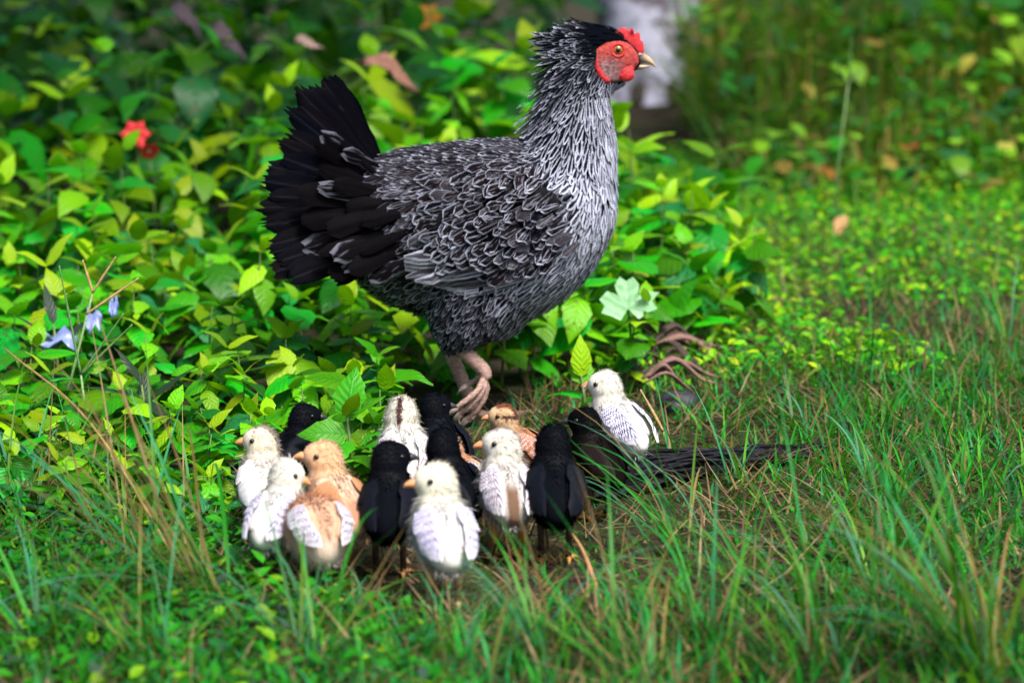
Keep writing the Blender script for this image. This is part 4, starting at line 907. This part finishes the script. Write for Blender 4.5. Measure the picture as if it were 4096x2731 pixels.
straw('dry_straw', 'orange-tan dry straw leaning in the grass under the tall black chick', (1378, 1372), (1306, 1215), .0020, plain('orange_straw', (.50, .22, .10), .6, 200, .3), .008, .004, .025)
straw('dry_straw', 'long tan dry stem arching over the creeping weeds', (430, 1330), (10, 800), .0013, M_straw_d, .03, .0, .16)
# charred log
def log():
    A, B = at_z(1300, 1150), at_z(1935, 1040); d = B - A; L = d.length; m = 34; n = 44; V = []; F = []; uv = []; r = random.Random(2)
    gr = [r.uniform(.66, 1.16) for _ in range(n)]
    e = d.normalized(); s = Vector((-e.y, e.x, 0))
    for i in range(m):
        t = i / (m - 1); rad = .021 * (1 - .55 * t) * min(1, .55 + 4 * t) * min(1, .35 + 6 * (1 - t))
        for k in range(n):
            a = 2 * math.pi * k / n; rr = rad * gr[(k + (i // 9)) % n] * (1 + .05 * math.sin(9 * t + k)); q = d * t + s * (math.cos(a) * rr * 1.25) + Vector((0, 0, math.sin(a) * rr * .8 + .010 + .004 * math.sin(5 * t)))
            V.append(tuple(q)); uv.append((k / n, t))
    for i in range(m - 1):
        for k in range(n): F.append((i * n + k, i * n + (k + 1) % n, (i + 1) * n + (k + 1) % n, (i + 1) * n + k))
    F += [tuple(range(n - 1, -1, -1)), tuple((m - 1) * n + k for k in range(n))]
    mt, nn, p = new_mat('charred_wood'); f = noise(nn, 14, 6, .7, sc3=(1.2, 9, 9)); nn.links.new(mix(nn, mapr(nn, f, .4, .68), (.0015, .0015, .003), (.028, .027, .042)), p.inputs['Base Color']); p.inputs['Roughness'].default_value = .6; p.inputs['Specular IOR Level'].default_value = .2; bump(nn, p, f, .9, .006)
    o = part_mesh('log', V, F, uv, mt, None); o.location = A; tag(o, 'charred blue-black fibrous log lying in the grass beyond the chicks', 'log')
    for i in range(18):   # split fibres along its top
        a = R(r.uniform(20, 165)); t0 = r.uniform(.02, .7); t1 = min(.97, t0 + r.uniform(.15, .35)); pts = []
        for t in np.linspace(t0, t1, 7):
            rad = .021 * (1 - .55 * t) * min(1, .55 + 4 * t) * min(1, .35 + 6 * (1 - t)); aa = a + .15 * math.sin(6 * t + i); pts.append(tuple(d * t + s * (math.cos(aa) * rad * 1.25) + Vector((0, 0, math.sin(aa) * rad * .8 + .0115 + .004 * math.sin(5 * t) + .003 * math.sin(11 * t + i)))))
        Vt, Ft, ut = tube(pts, [.0008, .0018, .0024, .0026, .0024, .0018, .0006], 6, .6); part_mesh('fibre', Vt, Ft, ut, mt, o)
log()
# dry frond: dead brown strips
def frond():
    p = at_z(1470, 850); root = empty('dry_frond', p); tag(root, 'dead brown palm frond strips lying curled on the grass', 'dry frond'); r = random.Random(9)
    M_fr2 = plain('pale_dead_frond', (.20, .11, .09), .7, 90, .5, .6, .003, sc3=(1, 6, 6))
    M_fr = plain('dead_frond', (.055, .030, .024), .65, 90, .55, .6, .003, sc3=(1, 6, 6))
    ends = [((1465, 845), (1690, 835)), ((1470, 815), (1700, 822)), ((1480, 790), (1660, 800)), ((1475, 870), (1650, 880)), ((1462, 860), (1560, 862)), ((1490, 770), (1640, 815)), ((1500, 805), (1620, 850)), ((1480, 880), (1600, 905))]
    ends += [((a[0] + r.uniform(-10, 30), a[1] + r.uniform(-14, 14)), (b[0] + r.uniform(-40, 25), b[1] + r.uniform(-20, 20))) for a, b in ends]
    for i, (a, b) in enumerate(ends):
        z = .006 + .008 * (i % 4); A, B = at_z(*a, z + .012), at_z(*b, z); V = []; F = []; uv = []
        w0 = r.uniform(.0045, .0095)
        rows = spline([tuple(A), tuple((A * .6 + B * .4) + Vector((0, 0, r.uniform(.006, .026)))), tuple((A * .25 + B * .75) + Vector((0, r.uniform(-.01, .01), .006))), tuple(B)], 5); m = len(rows)
        V, F, uv = tube([tuple(Vector(q) - p) for q in rows], [w0 * math.sin(math.pi * (.16 + .82 * k / (m - 1))) for k in range(m)], 8, .4); part_mesh('leaflet', V, F, uv, (M_fr, M_fr2)[i % 2], root)
    c = [at_z(1500, 765, .03), at_z(1462, 790, .05), at_z(1455, 850, .03), at_z(1480, 885, .004)]
    Vt, Ft, ut = tube([tuple(Vector(q) - p) for q in spline([tuple(q) for q in c], 5)], .0055, 8, .6); part_mesh('midrib', Vt, Ft, ut, M_blk, root)
frond()
def stone():
    p = at_z(1558, 955); r = random.Random(4); me = blob([(Vector((r.uniform(-.006, .006), r.uniform(-.006, .006), .012 + r.uniform(-.003, .003))), (.019 * r.uniform(.7, 1), .017, .014 * r.uniform(.8, 1.1)), None) for _ in range(6)], .003, 2)
    me.materials.append(plain('dark_stone', (.030, .026, .042), .55, 60, .5, .5, .003)); o = mobj('stone', me); o.location = (p.x, p.y, gz(p.x, p.y) - .004); tag(o, 'dark purple-black rounded stone half sunk in the grass', 'stone')
stone()
# litter in the weeds
def litter():
    M_pl = plain('blue_white_plastic', (.17, .22, .48), .4, 40, .35, .4, .004)
    for (u, v, w_, h_, lab) in ((130, 775, .042, .010, 'flat bluish white plastic scrap among the weeds'), (215, 735, .016, .014, 'crumpled pale blue plastic scrap among the weeds'), (262, 705, .008, .012, 'small blue plastic scrap beside the crumpled one')):
        p = at_y(u, v, .02); r = random.Random(u); n = 7; V = []; F = []; uv = []
        for i in range(n):
            for j in range(n):
                a, b = i / (n - 1) - .5, j / (n - 1) - .5; V.append((a * w_, b * .02 + r.uniform(-.003, .003), b * h_ * 1.2 + r.uniform(-.003, .003) + .004 * math.sin(9 * a))); uv.append((a, b))
        for i in range(n - 1):
            for j in range(n - 1): F.append((i * n + j, (i + 1) * n + j, (i + 1) * n + j + 1, i * n + j + 1))
        o = part_mesh('plastic_scrap', V, F, uv, M_pl, None); o.location = p; tag(o, lab, 'litter')
        sm = o.modifiers.new('s', 'SOLIDIFY'); sm.thickness = .0008
litter()
M_dry = [plain('dry_leaf', c, .75, 40, .6, .7, .004) for c in ((.26, .12, .085), (.07, .05, .065), (.30, .20, .17), (.42, .24, .10))]
def dry_leaf(u, v, y, s, az, tl, mi, label, roll=0, wd=.34):
    V, F, uv = leaf_shape(1, wd, .35, .3, .06, 9, .10, int(u)); p = at_y(u, v, y); o = part_mesh('dry_leaf', V, F, uv, M_dry[mi], None); o.matrix_world = leaf_matrix(p, R(az), R(tl), R(roll), s); tag(o, label, 'dead leaf')
    o.modifiers.new('s', 'SOLIDIFY').thickness = .006
dry_leaf(825, 140, 1.25, .105, 0, -16, 0, 'pinkish curled dead leaf caught on the weeds behind the hen', 40, .3)
dry_leaf(482, 62, 1.5, .085, -10, -35, 1, 'greyish purple dead leaf in the shaded shrubs', 30, .4)
dry_leaf(676, 100, 1.4, .05, 0, 0, 2, 'small pale pink dead leaf between the shaded shrubs', 30, .5)
dry_leaf(395, 10, 1.6, .08, -20, -40, 1, 'dark curled dead leaf high in the shaded shrubs', 30, .4)
dry_leaf(1918, 548, 1.40, .075, 60, 40, 3, 'tan dead leaf at the foot of the tall pale stalk', 20, .3)
# flowers
def flower(u, v, y, s, col, name, label, petals=6, face_=(0, -1, .3)):
    p = at_y(u, v, y); g0 = gz(p.x, p.y); root = empty(name, (p.x, p.y, g0)); tag(root, label, 'flower'); z = p.z - g0
    Vt, Ft, ut = tube([(.004, .03, 0), (.002, .02, z * .6), (0, .004, z)], [.0022, .002, .0015], 6); part_mesh('stem', Vt, Ft, ut, M_stem, root)
    q = Vector(face_).normalized().to_track_quat('Z', 'Y').to_matrix().to_4x4(); M_p = plain(name + '_petal', col, .5, 80, .25)
    V, F, uv = leaf_shape(1, .8, .05, .25, 0, 7, .03, 3); me = mesh_np('petal', V, F, M_p, np.ones((len(V), 3)), uv)
    for i in range(petals):
        o = mobj('petal', me, root); o.matrix_local = Matrix.Translation((0, 0, z)) @ q @ Matrix.Rotation(i * 6.283 / petals, 4, 'Z') @ Matrix.Rotation(R(-25), 4, 'Y') @ Matrix.Scale(s, 4)
    me2 = blob([(Vector((0, 0, 0)), (s * .22, s * .22, s * .22), None)], s * .06, 1); me2.materials.append(M_straw_g); c = mobj('flower_centre', me2, root); c.location = (0, 0, z)
flower(312, 310, 1.0, .024, (.75, .02, .03), 'red_flower', 'bright red flower in the shaded weeds')
flower(342, 346, 1.0, .017, (.42, .006, .012), 'red_flower', 'darker red drooping flower just below the bright red one', 6, (.3, -.8, -.5))
flower(985, 42, 2.4, .030, (.85, .30, .01), 'orange_flower', 'small orange-yellow flower in the dark background shrubs')

# ------------------------------------------------------------------ palm trunk
def trunk():
    b = at_z(1482, 228); root = empty('palm_tree', (b.x, b.y, -.02)); tag(root, 'grey-white blotched palm trunk standing behind the hen', 'tree')
    m, n = 60, 40; V = []; F = []; uv = []; r = random.Random(1)
    for i in range(m):
        z = 3.0 * (i / (m - 1)) ** 1.6; rad = .160 * (1 + .28 * math.exp(-z / .07)) * (1 - .04 * z) * (1 + .018 * math.sin(z * 75))
        for k in range(n):
            a = 2 * math.pi * k / n; rr = rad * (1 + .03 * math.sin(3 * a + z * 4) + .015 * r.uniform(-1, 1)); V.append((math.cos(a) * rr + .03 * z, math.sin(a) * rr, z)); uv.append((k / n, z))
    for i in range(m - 1):
        for k in range(n): F.append((i * n + k, i * n + (k + 1) % n, (i + 1) * n + (k + 1) % n, (i + 1) * n + k))
    F.append(tuple((m - 1) * n + k for k in range(n)))
    mt, nn, p = new_mat('blotched_bark'); f = noise(nn, 8, 6, .7); f2 = noise(nn, 45, 4, .7); f3 = noise(nn, 6, 4, .6, sc3=(1, 1, 2.2))
    c = mix(nn, mapr(nn, f, .40, .56), (.09, .07, .10), (.58, .58, .80)); c = mix(nn, mapr(nn, f3, .55, .66), c, (.030, .018, .016)); c = mix(nn, math_(nn, 'MULTIPLY', mapr(nn, f2, .5, .7), .4), c, (.30, .26, .36))
    nn.links.new(c, p.inputs['Base Color']); p.inputs['Roughness'].default_value = .85; bump(nn, p, f2, .8, .012)
    part_mesh('trunk', V, F, uv, mt, root)
    # dark old roots and leaf bases at the right of its foot
    M_rt = plain('dark_root', (.028, .020, .016), .85, 40, .5, .8, .01)
    for i in range(7):
        a = R(-100 + i * 33); d = Vector((math.cos(a), math.sin(a), 0)); Vt, Ft, ut = tube([tuple(d * .12 + Vector((0, 0, .10))), tuple(d * .17 + Vector((0, 0, .05))), tuple(d * .23 + Vector((0, 0, .0)))], [.03, .028, .012], 8); part_mesh('root', Vt, Ft, ut, M_rt, root)
    x = empty('dark_upright', (b.x + .155 + .06, b.y - .02, 0)); tag(x, 'dark upright shape beside the palm trunk', 'post')  # dark upright form at the right edge of the trunk
    rows = spline([(0, 0, -.02), (.004, .005, .15), (-.004, .0, .35), (.008, .0, .60)], 5); Vt, Ft, ut = tube(rows, [.045 * (1 + .12 * math.sin(i * 2.1)) * (1 - .02 * i) for i in range(len(rows))], 12); part_mesh('shaft', Vt, Ft, ut, M_rt, x)
trunk()

# ------------------------------------------------------------------ background growth
def leaf_mass(P, s, cols, wts, name, label, cat='undergrowth'):
    n = len(P); V0, F0, u0 = leaf_shape(1, .6, .12, .2, .02, 6); V0 = np.array(V0); az = rng.uniform(0, 6.28, n); tl = rng.uniform(-.7, .6, n)
    ca, sa, ct, st = np.cos(az), np.sin(az), np.cos(tl), np.sin(tl)
    ex = np.stack([ca * ct, sa * ct, st], 1); ey = np.stack([-sa, ca, 0 * sa], 1); ez = np.cross(ex, ey)
    VV = (P[:, None, :] + (V0[None, :, 0:1] * ex[:, None, :] + V0[None, :, 1:2] * ey[:, None, :] + V0[None, :, 2:3] * ez[:, None, :]) * s[:, None, None]).reshape(-1, 3)
    m = len(V0); FF = ((np.arange(n) * m)[:, None, None] + np.array(F0)[None]).reshape(-1, 4)
    o = mobj(name, mesh_np(name, VV, FF, M_small, np.repeat(pal(n, cols, wts, .35), m, axis=0))); tag(o, label, cat, kind='stuff')
def background():
    # tall brown-green grass at the far side of the lawn
    def strip(n, x0, x1, y0, y1, h0, h1, cols, wts, name, label, wd=(.004, .012)):
        x = rng.uniform(x0, x1, n); y = rng.uniform(y0, y1, n) + .22 * np.sin(9 * x) + .15 * np.sin(23 * x + 1) + rng.exponential(.1, n) * -1; P = np.stack([x, y, hgt(x, y) * 0 - .005], 1)
        c = pal(n, cols, wts, .3); V, F, c = blades(P, rng.uniform(0, 6.28, n), rng.uniform(h0, h1, n) * np.interp(y, [1.7, 2.3, 2.9, 3.6, 5], [.05, .13, .28, .45, .62]), rng.uniform(*wd, n), rng.uniform(0, .8, n), rng.uniform(-.6, 1.9, n), c, 5)
        o = mobj(name, mesh_np(name, V, F, M_grass, c)); tag(o, label, 'tall grass', kind='stuff')
    strip(6500, .50, 2.3, 2.05, 5.5, .6, 1.25, [(.07, .21, .01), (.16, .24, .015), (.26, .15, .04), (.22, .07, .02), (.02, .11, .015), (.34, .24, .11)], [4, 3, 2.2, 2.0, 3, 1], 'tall_grass', 'tall brown and green grass walling the far side of the lawn')
    strip(1500, .45, 1.0, 2.2, 4.2, .5, 1.0, [(.06, .17, .02), (.12, .10, .04), (.10, .05, .03), (.03, .10, .02)], [3, 2, 1, 2], 'rough_grass', 'rough low grass around the foot of the palm trunk')
    nb = 2600; x = rng.uniform(.45, 2.0, nb); y = rng.uniform(1.9, 4.4, nb); P = np.stack([x, y, rng.uniform(.05, 1, nb) * np.interp(y, [1.9, 2.5, 3.2, 4.4], [.05, .15, .36, .55])], 1)
    leaf_mass(P, rng.uniform(.03, .075, nb), [(.02, .20, .01), (.16, .36, .01), (.22, .13, .03), (.28, .08, .02), (.01, .08, .02), (.40, .36, .06)], [5, 4, 1.2, .5, 3, .6], 'mixed_undergrowth', 'mixed olive and rusty leaves tangled through the tall grass')
    # mass of broad leaves closing the view
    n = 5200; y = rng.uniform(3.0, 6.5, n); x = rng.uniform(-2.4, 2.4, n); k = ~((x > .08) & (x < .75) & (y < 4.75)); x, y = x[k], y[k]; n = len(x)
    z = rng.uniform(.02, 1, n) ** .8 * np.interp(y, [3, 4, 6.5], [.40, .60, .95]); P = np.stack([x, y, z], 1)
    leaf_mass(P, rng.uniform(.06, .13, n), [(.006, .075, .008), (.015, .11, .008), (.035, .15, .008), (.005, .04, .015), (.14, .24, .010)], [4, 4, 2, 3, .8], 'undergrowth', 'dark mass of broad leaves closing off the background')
background()
# ------------------------------------------------------------------ unseen tree added to darken the thicket (its crown is above the frame)
def added_shade_tree():
    root = empty('added_shade_tree', (-1.55, 2.6, -.02)); tag(root, 'added out-of-view broad-leaved tree whose crown darkens the thicket', 'tree'); M_bk = plain('tree_bark', (.10, .075, .055), .9, 25, .5, .8, .01)
    top = Vector((.15, -.2, 1.7)); Vt, Ft, ut = tube(spline([(0, 0, 0), (.04, 0, .6), (.10, -.1, 1.2), tuple(top)], 4), np.linspace(.11, .07, 13), 12); part_mesh('trunk', Vt, Ft, ut, M_bk, root)
    r = random.Random(6); cl = []
    for i in range(20):
        e = Vector((r.uniform(.0, 2.5), r.uniform(-2.8, .8), r.uniform(1.9, 2.7))); m = top.lerp(e, .5) + Vector((0, 0, .18)); rows = spline([tuple(top - Vector((0, 0, .1))), tuple(m), tuple(e)], 4)
        Vt, Ft, ut = tube(rows, np.linspace(.035, .006, len(rows)), 7); part_mesh('limb', Vt, Ft, ut, M_bk, root)
        cl += [m, e, m.lerp(e, .5) + Vector((r.uniform(-.2, .2), r.uniform(-.2, .2), .1)), e + Vector((r.uniform(-.3, .3), r.uniform(-.3, .3), r.uniform(-.1, .2)))]
    n = 15000; c = np.array([tuple(q) for q in cl])[rng.integers(0, len(cl), n)] + rng.normal(0, .15, (n, 3)); V0, F0, u0 = leaf_shape(1, .55, .12, .2, 0, 5); V0 = np.array(V0)
    ex = rng.normal(0, 1, (n, 3)); ex[:, 2] *= .4; ex /= np.linalg.norm(ex, axis=1)[:, None]; ey = np.cross(ex, rng.normal(0, .4, (n, 3)) + np.array([0, 0, 1])); ey /= np.linalg.norm(ey, axis=1)[:, None]; ez = np.cross(ex, ey); sz = rng.uniform(.08, .14, n)[:, None, None]
    VV = (c[:, None, :] + (V0[None, :, 0:1] * ex[:, None, :] + V0[None, :, 1:2] * ey[:, None, :] + V0[None, :, 2:3] * ez[:, None, :]) * sz).reshape(-1, 3); m = len(V0)
    FF = ((np.arange(n) * m)[:, None, None] + np.array(F0)[None]).reshape(-1, 4); mobj('crown', mesh_np('crown', VV, FF, M_small, np.repeat(pal(n, [(.02, .12, .01), (.035, .16, .01)], [1, 1]), m, axis=0)), root)
added_shade_tree()
bpy.data.scenes.remove(WORK)
